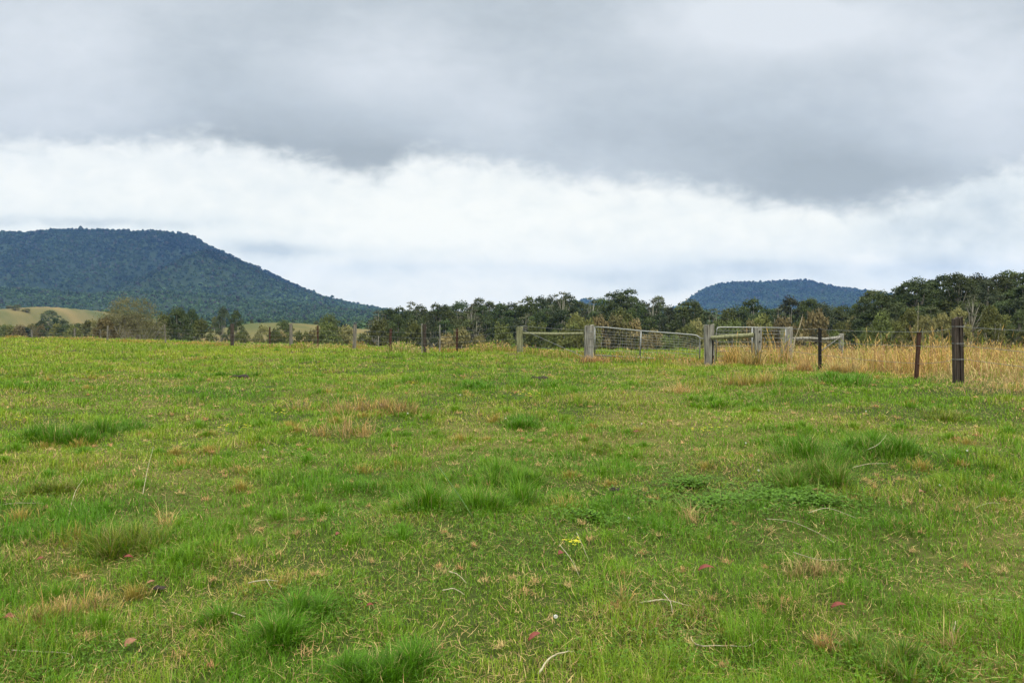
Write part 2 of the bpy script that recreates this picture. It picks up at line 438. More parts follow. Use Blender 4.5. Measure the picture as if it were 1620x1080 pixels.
def build_litter():
    # loose straw lying on the turf
    n = 60000
    x, y, r = scatter(n, 2.1, 40, 1.5)
    ok = (fbm(x, y, 1.2, 3, 77.) + rng.random(len(x)) * .45 > .62); x, y, r = x[ok], y[ok], r[ok]
    crest = np.interp(x / y, CR_K, CR_Y); ok = y < crest; x, y, r = x[ok], y[ok], r[ok]
    n = len(x)
    Hh = .03 + .10 * rng.random(n) ** 2; Wd = np.maximum(.0028, r * .0006)
    z = terrain(x, y) + .012 + .03 * rng.random(n)
    az = rng.random(n) * 2 * np.pi
    rnd = rng.random((n, 1))
    col = (STRAW * 1.3 * (1 - rnd) + TAN * 1.2 * rnd) * (.6 + .6 * rng.random((n, 1)))
    s1 = blades(np.stack([x, y, z], -1), Hh, Wd, az, 1.25 + rng.random(n) * .35, rng.normal(0, .5, n), col)
    # curled dead tufts pulled up by grazing
    nc = 760
    cx, cy, cr = scatter(nc, 2.7, 26, 1.15)
    rep = np.repeat(np.arange(nc), 42)
    rad = (.015 + .055 * rng.random(nc) ** 1.5)[rep]
    a = rng.random(len(rep)) * 2 * np.pi; q = rng.random(len(rep))
    x = cx[rep] + np.cos(a) * q * rad; y = cy[rep] + np.sin(a) * q * rad
    z = terrain(x, y) + .022
    t = rng.random(nc)[rep][:, None]
    col = (STRAW * 1.05 * (1 - t) + np.array((.50, .27, .12)) * t) * (.5 + .9 * rng.random((len(rep), 1)))
    s2 = blades(np.stack([x, y, z], -1), .02 + .045 * rng.random(len(rep)), np.maximum(.003, cr[rep] * .0006), rng.random(len(rep)) * 6.28, .5 + rng.random(len(rep)), rng.normal(0, 1.0, len(rep)), col)
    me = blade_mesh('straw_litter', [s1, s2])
    tag(link('straw_litter', me, M['dry']), 'pale dead straw scattered over the grazed turf', 'straw', kind='stuff')

def seeded(P, Hh, Wd, az, lean, curve, col, head=.16, hw=3.0):
    """stalks with a fluffy seed head near the tip"""
    b = blades(P, Hh, Wd, az, lean, curve, col)
    d = np.stack([np.sin(az), np.cos(az), np.zeros(len(P))], -1); up = np.array([0, 0, 1.0])
    m = P + d * (Hh * .5 * np.sin(lean))[:, None] + up * (Hh * .5 * np.cos(lean))[:, None]
    l2 = lean + curve
    tip = m + d * (Hh * .5 * np.sin(l2))[:, None] + up * (Hh * .5 * np.cos(l2))[:, None]
    st = tip - (tip - m) * .35
    h = blades(st, Hh * head + .02, Wd * hw, az, l2, curve * .3, col * 1.1, face=rng.random(len(P)) * 6.28)
    return [b, h]

def build_dry():
    n = 120000
    x, y, r = scatter(n, 9, 62, .85, 8, 46)
    md = mask_dry(x, y)
    crest = np.interp(x / y, CR_K, CR_Y) + 6
    ok = (rng.random(len(x)) < md) & (y < crest) & (fbm(x, y, .7, 2, 90.) + .35 * rng.random(len(x)) > .47)
    x, y, r = x[ok], y[ok], r[ok]; n = len(x)
    cl = fbm(x, y, 1.1, 3, 91.)
    Hh = (.12 + .72 * sstep(.3, .75, cl)) * (.45 + 1.15 * sstep(.3, .7, fbm(x, y, 3.0, 2, 71.))) * (.4 + .8 * rng.random(n)) * (.45 + .55 * sstep(7.4, 9.6, x + (y > 21) * 3)) * (1 - .35 * sstep(22, 34, y))
    Hh = np.maximum(Hh, .08)
    Wd = np.maximum(.004, r * .0006)
    t = rng.random((n, 1)); t2 = sstep(.35, .65, fbm(x, y, 1.6, 2, 93.))[:, None]
    col = (STRAW * 1.05 * (1 - t2) + GOLD * 1.1 * t2) * (.55 + .7 * t); tn = rng.random(n) < .32; col[tn] = TAN * .9
    gr = rng.random(n) < .14; col[gr] = (YEL * .9)[None]
    z = terrain(x, y)
    sets = seeded(np.stack([x, y, z], -1), Hh, Wd, rng.random(n) * 6.28, np.abs(rng.normal(0, .5, n)), rng.random(n) * 1.1, col, .12, 1.35)
    # strip of straw along the long left fence and the gates
    n = 40000
    x = rng.uniform(-48, 9, n); y = fence_y(x) + rng.normal(0, .6, n) + .2 + .5 * fbm(x, x * .3, 2.0, 2, 9.)
    y = np.where(x > 2.8, 27 - (x - 2.8) * .6 + rng.normal(.4, .5, n), y)
    pr = sstep(.40, .62, fbm(x, y, 2.2, 2, 14.)) + .2 + .35 * sstep(-3, 3, x)
    ok = rng.random(n) < pr; x, y = x[ok], y[ok]; n = len(x); r = np.hypot(x, y)
    Hh = (.08 + .55 * sstep(.3, .8, fbm(x, y, 1.4, 3, 15.)) * rng.random(n) * sstep(-40, -5, x).clip(.5, 1)); 
    t = rng.random((n, 1)); t2 = sstep(.4, .6, fbm(x, y, 3, 2, 17.))[:, None]
    col = (STRAW * (1 - t2) + GOLD * .9 * t2) * (.6 + .6 * t); gr = rng.random(n) < .35; col[gr] = MID
    sets += seeded(np.stack([x, y, terrain(x, y)], -1), Hh, np.maximum(.004, r * .0006), rng.random(n) * 6.28, np.abs(rng.normal(0, .35, n)), rng.random(n) * .7, col, .15, 2.2)
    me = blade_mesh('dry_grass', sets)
    tag(link('dry_grass', me, M['dry']), 'tall golden dry grass beyond the fence at the right', 'dry grass', kind='stuff')

    # sparse taller stalks standing in the green paddock
    n = 1500
    x, y, r = scatter(n, 3.0, 45, .9)
    ok = (mask_dry(x, y) < .4) & (y < np.interp(x / y, CR_K, CR_Y)) & (fbm(x, y, 2.8, 2, 44.) > .5)
    x, y, r = x[ok], y[ok], r[ok]; n = len(x)
    t = rng.random((n, 1))
    col = (STRAW * (1 - t) + MID * 1.2 * t) * .9
    s = seeded(np.stack([x, y, terrain(x, y)], -1), .12 + .22 * rng.random(n), np.maximum(.0028, r * .00045), rng.random(n) * 6.28, np.abs(rng.normal(.2, .4, n)), rng.random(n) * .7, col, .12, 1.8)
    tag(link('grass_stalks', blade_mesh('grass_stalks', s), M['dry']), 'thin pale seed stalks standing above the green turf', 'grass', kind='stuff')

def build_clover():
    V, Fq, Cc = [], [], []
    spots = [(1230, 790, .55), (1130, 800, .45), (940, 825, .28), (1090, 770, .3), (1290, 800, .3)]
    n = 0
    for px, row, rad in spots:
        c = on_ground(px, row)
        for _ in range(int(1500 * rad * rad / .3 + 120)):
            a = random.random() * 6.28; q = abs(random.gauss(0, .55)) * rad * (1 + .4 * math.sin(3 * a + px))
            x = c.x + math.cos(a) * q * 1.4; y = c.y + math.sin(a) * q
            V.append((x, y)); n += 1
    # small leaves mixed through the near turf
    x, y, r = scatter(60000, 2.4, 10, 1.6)
    ok = fbm(x, y, .7, 3, 66.) + .25 * rng.random(len(x)) > .68
    ns_ = len(V); V = list(zip(x[ok], y[ok])) + V; n = len(V)
    P = np.array(V); z = terrain(P[:, 0], P[:, 1]) + .015 + .06 * rng.random(n)
    verts, quads, cols = [], [], []
    for k in range(3):
        a = rng.random(n) * 6.28 if k == 0 else a + 2.094
        s = (.007 + .007 * rng.random(n)) * np.where(np.arange(n) < n - ns_, .5, 1) if k == 0 else s
        d = np.stack([np.cos(a), np.sin(a), rng.normal(0, .3, n)], -1); sd = np.stack([-np.sin(a), np.cos(a), rng.normal(0, .25, n)], -1)
        p = np.stack([P[:, 0], P[:, 1], z], -1)
        q = np.stack([p, p + d * (s * 1.1)[:, None] + sd * (s * .75)[:, None], p + d * (s * 2)[:, None], p + d * (s * 1.1)[:, None] - sd * (s * .75)[:, None]], 1)
        verts.append(q.reshape(-1, 3))
    Vv = np.vstack(verts); Q = np.arange(len(Vv)).reshape(-1, 4)
    col = np.repeat(np.array((.095, .205, .013)) * (.6 + .8 * rng.random((len(Q), 1))), 4, axis=0)
    tag(link('clover', np_mesh('clover', Vv, [Q], col), M['grass']), 'dark green clover leaves spreading between the grass tufts', 'clover', kind='stuff')

build_grass(); build_litter(); build_dry(); build_clover()

# prominent tussocks: each is a thing
def tussock(px, row, rad, h, n, cols, label, name='grass_tussock', cat='tussock', lean=.75, squash=1.0, group='grass tussocks in the paddock', wid=.0042, seed=0):
    c = on_ground(px, row); n = int(n * 1.35); rad *= 1.15
    g = np.random.default_rng(100 + seed)
    # several crowns grown into each other, ragged at the rim
    ns = 7; sa = g.random(ns) * 6.28; sr = np.sqrt(g.random(ns)) * rad * .62
    w = g.integers(0, ns, n); n = n; a = g.random(n) * 2 * np.pi; q = np.abs(g.normal(0, .5, n)).clip(0, 1.6)
    sz = (rad * (.35 + .45 * g.random(ns)))[w]
    x = (np.cos(sa) * sr * 1.15)[w] + np.cos(a) * q * sz; y = ((np.sin(sa) * sr)[w] + np.sin(a) * q * sz) * squash
    sh = (.6 + .55 * g.random(ns))[w]
    Hh = h * sh * (.35 + .85 * g.random(n)) * (1 - .28 * q)
    Wd = np.full(n, max(wid, c.y * .0007)) * (.6 + .7 * g.random(n))
    az = a + g.normal(0, .8, n); az = np.pi / 2 - az
    t = g.random((n, 1)); cc = np.array(cols)
    pick = cc[(g.integers(0, len(cc), n) + w) % len(cc)]
    pick = np.where((g.random(n) < .07)[:, None], STRAW[None] * .8, pick)
    col = pick * (.5 + .95 * t)
    z = terrain(x + c.x, y + c.y) - c.z - .005
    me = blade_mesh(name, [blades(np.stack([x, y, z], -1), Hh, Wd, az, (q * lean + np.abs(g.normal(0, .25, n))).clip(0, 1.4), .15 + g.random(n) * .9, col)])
    o = link(name, me, M['grass'], loc=c)
    tag(o, label, cat, group)
    return o
DG = LUSH * .85
BOLD = np.array((.095, .235, .010)); OLV = np.array((.17, .19, .035))
GB = [DG, LUSH, BOLD]; OL = [OLV, MID * .7, YEL * .7]; BR = [GOLD * .8, TAN * .8, YEL * .8, BRN]
TS = [
 (740, 805, .55, .29, 3600, [BOLD, LUSH, BOLD, MID], 'large bright green tussock in the middle of the foreground'),
 (815, 765, .36, .23, 1900, [BOLD, MID, BOLD], 'smaller bright green tussock just behind the large middle one'),
 (120, 695, .60, .32, 2600, GB, 'dark green tussock at the left edge beside a pale upright leaf'),
 (195, 680, .40, .17, 1300, GB, 'low dark green tussock right of the one at the left edge'),
 (825, 672, .38, .22, 1300, GB, 'dark green tussock below the yellow flower patch in the middle'),
 (1350, 718, .75, .26, 3200, [LUSH, BOLD, DG], 'wide dark green mound of grass at the right, below the star pickets'),
 (1405, 720, .30, .22, 900, [LUSH, BOLD, DG], 'rounded dark tussock ending the wide right mound'),
 (1250, 700, .45, .15, 1200, [LUSH, MID], 'low green mound left of the wide right one'),
 (1275, 770, .42, .32, 2200, [BOLD, OLV, LUSH], 'tall arching green tussock above the clover bed'),
 (1120, 640, .50, .18, 1200, [LUSH, MID], 'green tussock in front of the strainer post by the small gate'),
 (200, 872, .30, .19, 2000, [OLV, LUSH, YEL * .7], 'olive green tussock at the left of the foreground'),
 (285, 880, .24, .12, 1000, [LUSH, MID], 'small green tussock beside the olive one at left'),
 (430, 990, .34, .17, 2900, [LUSH, BOLD, LUSH], 'soft bright green tussock low at left with a white twig on it'),
 (75, 780, .24, .15, 1000, OL, 'yellowish tussock at the left margin below the dark ones'),
  (95, 985, .26, .15, 1500, BR + OL, 'brown and green tussock in the lower left corner'),
 (610, 1062, .32, .135, 2600, GB, 'green tussock at the bottom edge left of centre'),
 (640, 770, .28, .12, 900, OL, 'flattened olive tussock left of the large bright one'),
 (1430, 1060, .28, .14, 1600, OL + GB, 'mixed green tussock at the bottom edge right of centre'),
 (660, 655, .40, .15, 900, OL, 'low olive mound right of the brown spiky tuft'),
 (945, 710, .35, .12, 900, OL + [LUSH], 'low mixed tussock in the middle distance, right of centre'),
 (370, 595, .7, .2, 900, GB, 'dark tussock near the crest at left beside the dung'),
 (760, 612, .6, .2, 800, GB, 'dark tussock near the crest in the middle'),
 (870, 612, .8, .2, 1000, [BOLD, MID, LUSH], 'bright green mound near the crest under the bolted gate post'),
 (1320, 604, .8, .25, 1300, [BOLD, LUSH], 'fresh green tussock at the foot of the black star picket'),
 (1480, 660, .5, .14, 800, OL, 'yellow green mound below the dark split post'),
 (30, 610, .9, .2, 1000, [LUSH, MID], 'dark green patch at the left edge near the crest'),
]
for i, t in enumerate(TS): tussock(*t, seed=i)
DT = [
 (1262, 586, .5, .45, 420, [GOLD, STRAW, TAN], 'golden straw clump left of the black star picket'),
 (1345, 590, .5, .45, 420, [GOLD, STRAW * .9], 'golden straw clump right of the black star picket'),
 (545, 690, .42, .42, 230, [GOLD, TAN, STRAW * .8, OLV], 'spiky brown tuft of dead stalks standing left of centre'),
 (600, 652, .75, .34, 650, [GOLD * .9, TAN * .8, OLV], 'reddish brown patch of stalks behind the spiky tuft'),
 (500, 650, .5, .30, 160, [GOLD, TAN, MID], 'thin brown stalks fanning to the left of the spiky tuft'),
 (1095, 830, .10, .34, 60, [STRAW, TAN * 1.1, STRAW], 'small fan of pale straw left of the clover bed'),
 (258, 835, .07, .30, 50, [GOLD, STRAW], 'thin yellow stalks upright at the left of the foreground'),
 (1185, 610, .6, .42, 500, [GOLD, STRAW * .9, YEL], 'golden stalks in front of the small gate'),
 (1285, 905, .20, .17, 260, [TAN, STRAW, OLV], 'low spray of brown stalks in the right foreground'),
 (1303, 1030, .05, .18, 80, [GOLD, TAN], 'short brown clump near the bottom at right'),
 (990, 960, .06, .22, 60, [GOLD, STRAW, LUSH], 'thin yellowish stalks in the lower middle'),
 (945, 575, .7, .42, 420, [GOLD, TAN, BRN], 'rusty brown weeds around the foot of the bolted strainer post'),
 (1160, 577, .45, .75, 380, [GOLD, GOLD * 1.1, OLV], 'tall golden weeds under the rail beside the small gate'),
 (1190, 580, .35, .85, 260, [GOLD, STRAW, OLV], 'tallest golden weeds touching the post with three bolt holes'),
 (105, 985, .14, .24, 120, [GOLD, TAN], 'upright brown stalks in the lower left corner'),
 (1500, 1030, .04, .20, 40, [STRAW, TAN], 'pale dead stalk clump at the lower right'),
 (1080, 545 + 75, .5, .3, 220, [STRAW, GOLD], 'scattered straw stalks below the wide gate'),
]
for i, t in enumerate(DT):
    tussock(*t, name='dry_tussock', cat='dry tussock', lean=.55, group='dry tussocks in the paddock', wid=.0036, seed=50 + i)

# ------------------------------------------------------------------ small things on the turf
def leaf_obj(px, row, L_, W_, mat, rz, label, pitch=.2):
    c = on_ground(px, row)
    V, Fc = [], []
    n = 8
    for i in range(n + 1):
        t = i / n; w = W_ * math.sin(math.pi * min(1, t * .96 + .02)) ** .8 * (1 - .35 * t)
        zc = .18 * L_ * math.sin(math.pi * t)
        for s, dz in ((-1, .15), (0, 0), (1, .12)):
            V.append((t * L_ - L_ / 2, s * w / 2, zc + dz * w))
    for i in range(n):
        for j in range(2):
            a = i * 3 + j; Fc.append((a, a + 1, a + 4, a + 3))
    m = MB(); m.add(V, Fc)
    o = m.build('fallen_leaf', mat, smooth=True, loc=(c.x, c.y, c.z + .04))
    o.rotation_euler = (pitch, random.uniform(-.3, .3), rz)
    md = o.modifiers.new('thickness', 'SOLIDIFY'); md.thickness = .0012
    tag(o, label, 'leaf', 'fallen leaves on the turf')
for a in [
 (1117, 911, .105, .045, 'redleaf', .1, 'crimson pointed leaf lying alone in the right foreground'),
 (888, 886, .07, .05, 'redleaf', .9, 'pinkish red leaf beside the yellow flowers'),
 (846, 1024, .085, .035, 'redleaf', .7, 'deep crimson leaf near the bottom edge, just right of centre'),
 (12, 993, .10, .06, 'redleaf', -.2, 'dull red leaf at the far left edge of the foreground'),
 (203, 892, .06, .04, 'redleaf', .3, 'small red leaf under the olive tussock at left'),
 (65, 895, .06, .035, 'redleaf', 1.1, 'small red leaf at left of the olive tussock'),
 (207, 1034, .07, .05, 'tanleaf', 1.2, 'brown curled leaf in the lower left'),
 (1459, 789, .07, .05, 'tanleaf', .5, 'orange pink leaf at the right, past the tall arching tussock'),
 (1330, 776, .11, .05, 'redleaf', -.6, 'faded red leaf against the tall arching tussock'),
 (1327, 977, .09, .04, 'redleaf', .1, 'dark red brown leaf in the lower right'),
 (240, 932, .06, .03, 'tanleaf', 1.0, 'slim tan leaf in the left foreground'),
 (535, 857, .07, .04, 'redleaf', 1.3, 'small red leaf right of the green tussocks at left'),
 (585, 970, .04, .03, 'redleaf', .2, 'tiny dark red leaf below centre left'),
 (1008, 690, .12, .05, 'redleaf', .3, 'rosy leaf in the middle distance right of centre'),
 (1290, 785, .06, .035, 'tanleaf', .2, 'brown leaf on the clover bed'),
]: leaf_obj(*a[:4], M[a[4]], a[5], a[6])

def stick(points, rad, label, mat='stick', branches=()):
    """points given as photo pixels with a lift above the turf"""
    P = []
    for px, row, dz in points:
        g = on_ground(px, row); P.append(Vector((g.x, g.y, g.z + (dz - .018 if rad < .01 else dz))))
    o0 = P[0].copy()
    def sm(pts):
        out = []; n = len(pts)
        for i in range(n - 1):
            p0, p1, p2, p3 = pts[max(i - 1, 0)], pts[i], pts[i + 1], pts[min(i + 2, n - 1)]
            for k in range(5):
                t = k / 5
                q = .5 * ((2 * p1) + (p2 - p0) * t + (2 * p0 - 5 * p1 + 4 * p2 - p3) * t * t + (3 * p1 - p0 - 3 * p2 + p3) * t ** 3)
                out.append(q + Vector((random.uniform(-1, 1), random.uniform(-1, 1), random.uniform(-1, 1))) * rad * .5)
        out.append(pts[-1]); return out
    rad = rad * .85
    m = MB(); S = sm([p - o0 for p in P]); m.tube(S, [rad * (1 - .6 * i / len(S)) for i in range(len(S))], 6)
    for b in branches:
        B = []
        for px, row, dz in b:
            g = on_ground(px, row); B.append(Vector((g.x, g.y, g.z + dz)) - o0)
        S = sm(B); m.tube(S, [rad * .7 * (1 - .6 * i / len(S)) for i in range(len(S))], 6)
    o = m.build('twig', M[mat], smooth=True, loc=o0)
    tag(o, label, 'twig', 'twigs and stalks lying on the turf')
stick([(1012, 968, .05), (1035, 962, .06), (1055, 967, .06), (1098, 973, .05)], .0055, 'forked bleached twig in the right foreground', branches=[[(1048, 960, .06), (1060, 970, .06), (1064, 985, .05)]])
stick([(852, 1078, .04), (868, 1058, .06), (885, 1053, .06), (908, 1047, .05)], .007, 'curved bleached twig at the bottom edge near the crimson leaf')
stick([(1092, 1017, .04), (1105, 1032, .05), (1150, 1038, .05), (1185, 1035, .05), (1206, 1019, .05)], .004, 'long bowed straw stalk in the lower right')
stick([(393, 945, .10), (415, 944, .11), (440, 945, .10)], .004, 'short white twig lying on the soft bright tussock', branches=[[(420, 945, .1), (430, 955, .08)]])
stick([(365, 984, .05), (378, 987, .06), (388, 990, .05)], .004, 'pale broken twig just below the soft bright tussock')
stick([(18, 1043, .05), (60, 1048, .06), (110, 1052, .05), (112, 1060, .03)], .003, 'long straight straw lying in the lower left corner')
stick([(710, 912, .05), (725, 920, .05), (738, 930, .04)], .004, 'short pale twig left of the yellow flowers')
stick([(700, 943, .05), (718, 947, .06), (735, 955, .05)], .004, 'thin pale twig in the middle foreground')
stick([(1213, 831, .06), (1250, 845, .09), (1290, 857, .09), (1320, 868, .06)], .003, 'long arched straw stalk across the right foreground')
stick([(1280, 829, .10), (1310, 829, .12), (1355, 838, .10)], .003, 'long straw stalk bending over near the clover bed')
stick([(1255, 885, .06), (1280, 898, .07), (1305, 901, .07), (1350, 895, .06)], .003, 'bowed green stalk among the brown spray at right')
stick([(108, 822, .02), (118, 800, .12), (132, 785, .16)], .003, 'slender straw leaning right in the left foreground')
stick([(226, 785, .02), (234, 765, .16), (243, 745, .26)], .0032, 'tall leaning straw left of centre')
stick([(695, 788, .30), (735, 828, .16), (755, 840, .05)], .0032, 'green stalk bending down over the large bright tussock', 'stem')
stick([(885, 887, .12), (905, 905, .08), (918, 920, .03)], .0028, 'pale stalk leaning by the pinkish red leaf')
stick([(912, 868, .12), (922, 878, .08), (932, 890, .03)], .0026, 'pale stalk leaning right of the yellow flowers')
stick([(5, 806, .05), (30, 805, .06), (70, 803, .05)], .0035, 'straight grey straw at the left edge')
stick([(1540, 812, .05), (1565, 806, .07), (1590, 806, .05)], .0035, 'pale stalk lying at the right edge')
stick([(1505, 1030, .0), (1508, 1020, .05), (1512, 1010, .08)], .006, 'upright pale stub of stalk at the lower right')
stick([(1500, 960, .03), (1560, 957, .045), (1619, 955, .03)], .002, 'very long thin straw reaching the right edge')
stick([(1348, 755, .1), (1375, 752, .12), (1405, 748, .1)], .004, 'pale straw lying in front of the wide right mound')
stick([(1372, 725, .1), (1390, 722, .14), (1403, 712, .18)], .004, 'pale stalk across the rounded dark tussock')

stick([(937, 569, .10), (965, 571, .11), (1005, 574, .08)], .02, 'long fallen pale pole lying below the wide gate')

def yellow_flower(px, row, n, h, spread, label):
    c = on_ground(px, row)
    e = empty('yellow_flower', c); tag(e, label, 'flower', 'yellow flowers in the paddock')
    s = MB()
    for i in range(n):
        b = MB(); a = random.random() * 6.28; q = random.random() * spread
        tip = Vector((math.cos(a) * q, math.sin(a) * q * .8, h * random.uniform(.6, 1.05)))
        base = Vector((tip.x * .3, tip.y * .3, 0))
        s.tube([base, base.lerp(tip, .5) + Vector((.004, 0, 0)), tip], .0016, 5)
        for k in range(9):
            o = Vector((random.gauss(0, .009), random.gauss(0, .009), random.uniform(-.003, .006)))
            p = tip + o
            for j in range(4):
                t = j * 1.571 + random.random()
                d = Vector((math.cos(t), math.sin(t), .25)); w = Vector((-math.sin(t), math.cos(t), 0))
                r_ = .0055 * max(1, c.y * .16)
                b.add([p, p + d * r_ * .6 + w * r_ * .35, p + d * r_, p + d * r_ * .6 - w * r_ * .35], [(0, 1, 2, 3)])
        b.build('bloom', M['yellow'], e)
    s.build('stem', M['stem'], e)
yellow_flower(903, 880, 9, .13, .06, 'bright yellow flower heads on thin stems beside a red leaf')
yellow_flower(437, 665, 5, .16, .12, 'small yellow blooms at left of the spiky brown tuft')
yellow_flower(362, 684, 6, .12, .22, 'thin scattering of yellow blooms below and left of the other patch')
yellow_flower(386, 682, 4, .12, .15, 'few yellow blooms right of the thin scattering')
yellow_flower(838, 637, 12, .18, .45, 'wide patch of yellow blooms above the dark middle tussock')
yellow_flower(1112, 692, 10, .14, .35, 'row of yellow blooms right of centre in the middle distance')
yellow_flower(652, 616, 3, .16, .08, 'single yellow bloom behind the reddish brown patch')
yellow_flower(30, 672, 5, .13, .3, 'pale yellow blooms at the left edge')

def white_flower(px, row, label, s=1.0):
    c = on_ground(px, row)
    e = empty('clover_flower', c); tag(e, label, 'flower', 'white clover flowers in the paddock')
    m = MB(); m.tube([(0, 0, 0), (.002, .001, .03), (0, 0, .055 * s)], .0012, 5); m.build('stem', M['stem'], e)
    b = MB(); r_ = .011 * s * max(1, c.y * .11)
    for i in range(46):
        z = 1 - 2 * (i + .5) / 46; a = i * 2.4
        d = Vector((math.cos(a) * math.sqrt(1 - z * z), math.sin(a) * math.sqrt(1 - z * z), z * .85))
        u = d.cross(Vector((0, 0, 1))).normalized() * r_ * .22
        p = Vector((0, 0, .06 * s))
        b.add([p + d * r_ * .3 - u, p + d * r_ * .3 + u, p + d * r_ * 1.05 + u * .6, p + d * r_ * 1.05 - u * .6], [(0, 1, 2, 3)])
    b.build('bloom', M['white'], e)
for a in [(879, 996, 'white clover head above the deep crimson leaf'), (995, 832, 'white clover head left of the small straw fan'), (1200, 755, 'white clover head on the clover bed'),
          (1487, 1019 - 240, 'white clover head right of the orange pink leaf'), (1417, 717, 'white clover head beside the rounded dark tussock'), (1530, 723, 'white clover head at right in the middle distance'),
          (1370, 658, 'white clover head below the rusty star picket'), (728, 630, 'white clover head left of the yellow patch'), (800, 668, 'white clover head on the dark middle tussock'),
          (645, 660, 'white clover head right of the brown patch, nearest'), (637, 655, 'white clover head right of the brown patch, farther'), (603, 646, 'white clover head in the reddish brown patch'),
          (418, 720, 'white clover head left of centre in the middle distance'), (1015, 677, 'cluster of tiny white petals near the rosy leaf'), (1180, 709, 'pale flattened clover head right of the yellow row'), (173, 685, 'upright white petal in the dark left tussock')]:
    white_flower(*a)

def dung(px, row, s, label):
    c = on_ground(px, row); m = MB(); g = random.Random(px)
    for k in range(5):
        ox, oy = g.uniform(-.6, .6) * s, g.uniform(-.3, .3) * s
        r0 = s * g.uniform(.25, .5); hh = s * g.uniform(.15, .3); n = 12; rings = []
        V, Fc = [], []
        for j in range(4):
            t = j / 3
            for i in range(n):
                a = 6.28318 * i / n; rr = r0 * math.cos(t * 1.45) * (1 + .16 * g.uniform(-1, 1))
                V.append((ox + math.cos(a) * rr, oy + math.sin(a) * rr, hh * math.sin(t * 1.5)))
        for j in range(3):
            for i in range(n): Fc.append((j * n + i, j * n + (i + 1) % n, (j + 1) * n + (i + 1) % n, (j + 1) * n + i))
        Fc.append(tuple(3 * n + i for i in range(n))); m.add(V, Fc)
    o = m.build('cow_dung', M['dung'], loc=(c.x, c.y, c.z + .03)); tag(o, label, 'dung', 'dried dung in the paddock')
dung(380, 598, .24, 'dark dried dung near the crest at left')
dung(853, 602, .24, 'dark dried dung near the crest in the middle')
dung(973, 780, .075, 'small dark dung with pale flecks in the middle foreground')
dung(250, 942, .05, 'small dark dung pellet in the left foreground')

# ------------------------------------------------------------------ fences and gates
def post_mesh(w, d, h, seed, taper=.0, split=False, n=14, cracks=.07):
    """a squared, weathered timber post with worn arrises, a sloping top and drying cracks"""
    g = random.Random(seed); m = MB(); lv = 12
    ph = [g.uniform(0, 6.28) for _ in range(4)]
    fis = {g.randrange(n): g.uniform(.5, 1) for _ in range(3)}
    ring = []
    for j in range(lv + 1):
        t = j / lv; z = -.15 + (h + .15) * t
        for i in range(n):
            a = 6.28318 * (i + .5) / n
            ca, sa = math.cos(a), math.sin(a); p = 4.5
            rr = 1 / (abs(ca) ** p + abs(sa) ** p) ** (1 / p)
            rr *= 1 + .03 * math.sin(5 * t + ph[i % 4]) + g.uniform(-.012, .012)
            if i in fis: rr *= 1 - cracks * fis[i] * 2
            s_ = 1 - taper * (1 - t) if taper > 0 else 1 + taper * t * -1
            zz = z + (g.uniform(-.012, .012) + .02 * ca if j == lv else 0)
            m.v.append((ca * rr * w / 2 * s_ + .01 * math.sin(3 * t + ph[0]), sa * rr * d / 2 * s_, zz))
    for j in range(lv):
        for i in range(n): m.f.append((j * n + i, j * n + (i + 1) % n, (j + 1) * n + (i + 1) % n, (j + 1) * n + i))
    c = len(m.v); m.v.append((0, 0, h - .006))
    for i in range(n): m.f.append((lv * n + i, lv * n + (i + 1) % n, c))
    return m
def star_picket_mesh(h, w=.05):
    """steel Y section post with holes' notches"""
    m = MB()
    for a in (math.pi / 2, math.pi / 2 + 2.094, math.pi / 2 + 4.189):
        m.box((math.cos(a) * w * .32, math.sin(a) * w * .32, h / 2 - .1), (w * .64, .006 + w * .06, h + .2), Matrix.Rotation(a, 3, 'Z'))
    for k in range(7): m.box((0, 0, .15 + k * h / 8), (w * .5, w * .35, .012))
    m.box((0, 0, h - .005), (w * .9, w * .7, .012))
    return m
def at(px, d, dz=0.0):
    x = float(px2k(px)) * d; return Vector((x, d, H1(x, d) + dz))
def ztop(row, d): return CAMZ - (row - HZ) * d / F
def wire_run(parent, pts, name='wire', rad=.006, barb=False, o0=Vector((0, 0, 0))):
    m = MB(); P = []
    for i in range(len(pts) - 1):
        a, b = Vector(pts[i]), Vector(pts[i + 1])
        for k in range(6):
            t = k / 6; q = a.lerp(b, t); q.z -= .02 * math.sin(math.pi * t); P.append(q - o0)
    P.append(Vector(pts[-1]) - o0)
    m.tube(P, rad, 5)
    if barb:
        for i in range(len(P) - 1):
            L_ = (P[i + 1] - P[i]).length; n = max(1, int(L_ / .12))
            for k in range(n):
                q = P[i].lerp(P[i + 1], (k + .5) / n)
                m.tube([q + Vector((-.008, 0, .012)), q + Vector((.008, 0, -.012))], .0025, 4)
    return m.build(name, M['wire'], parent)

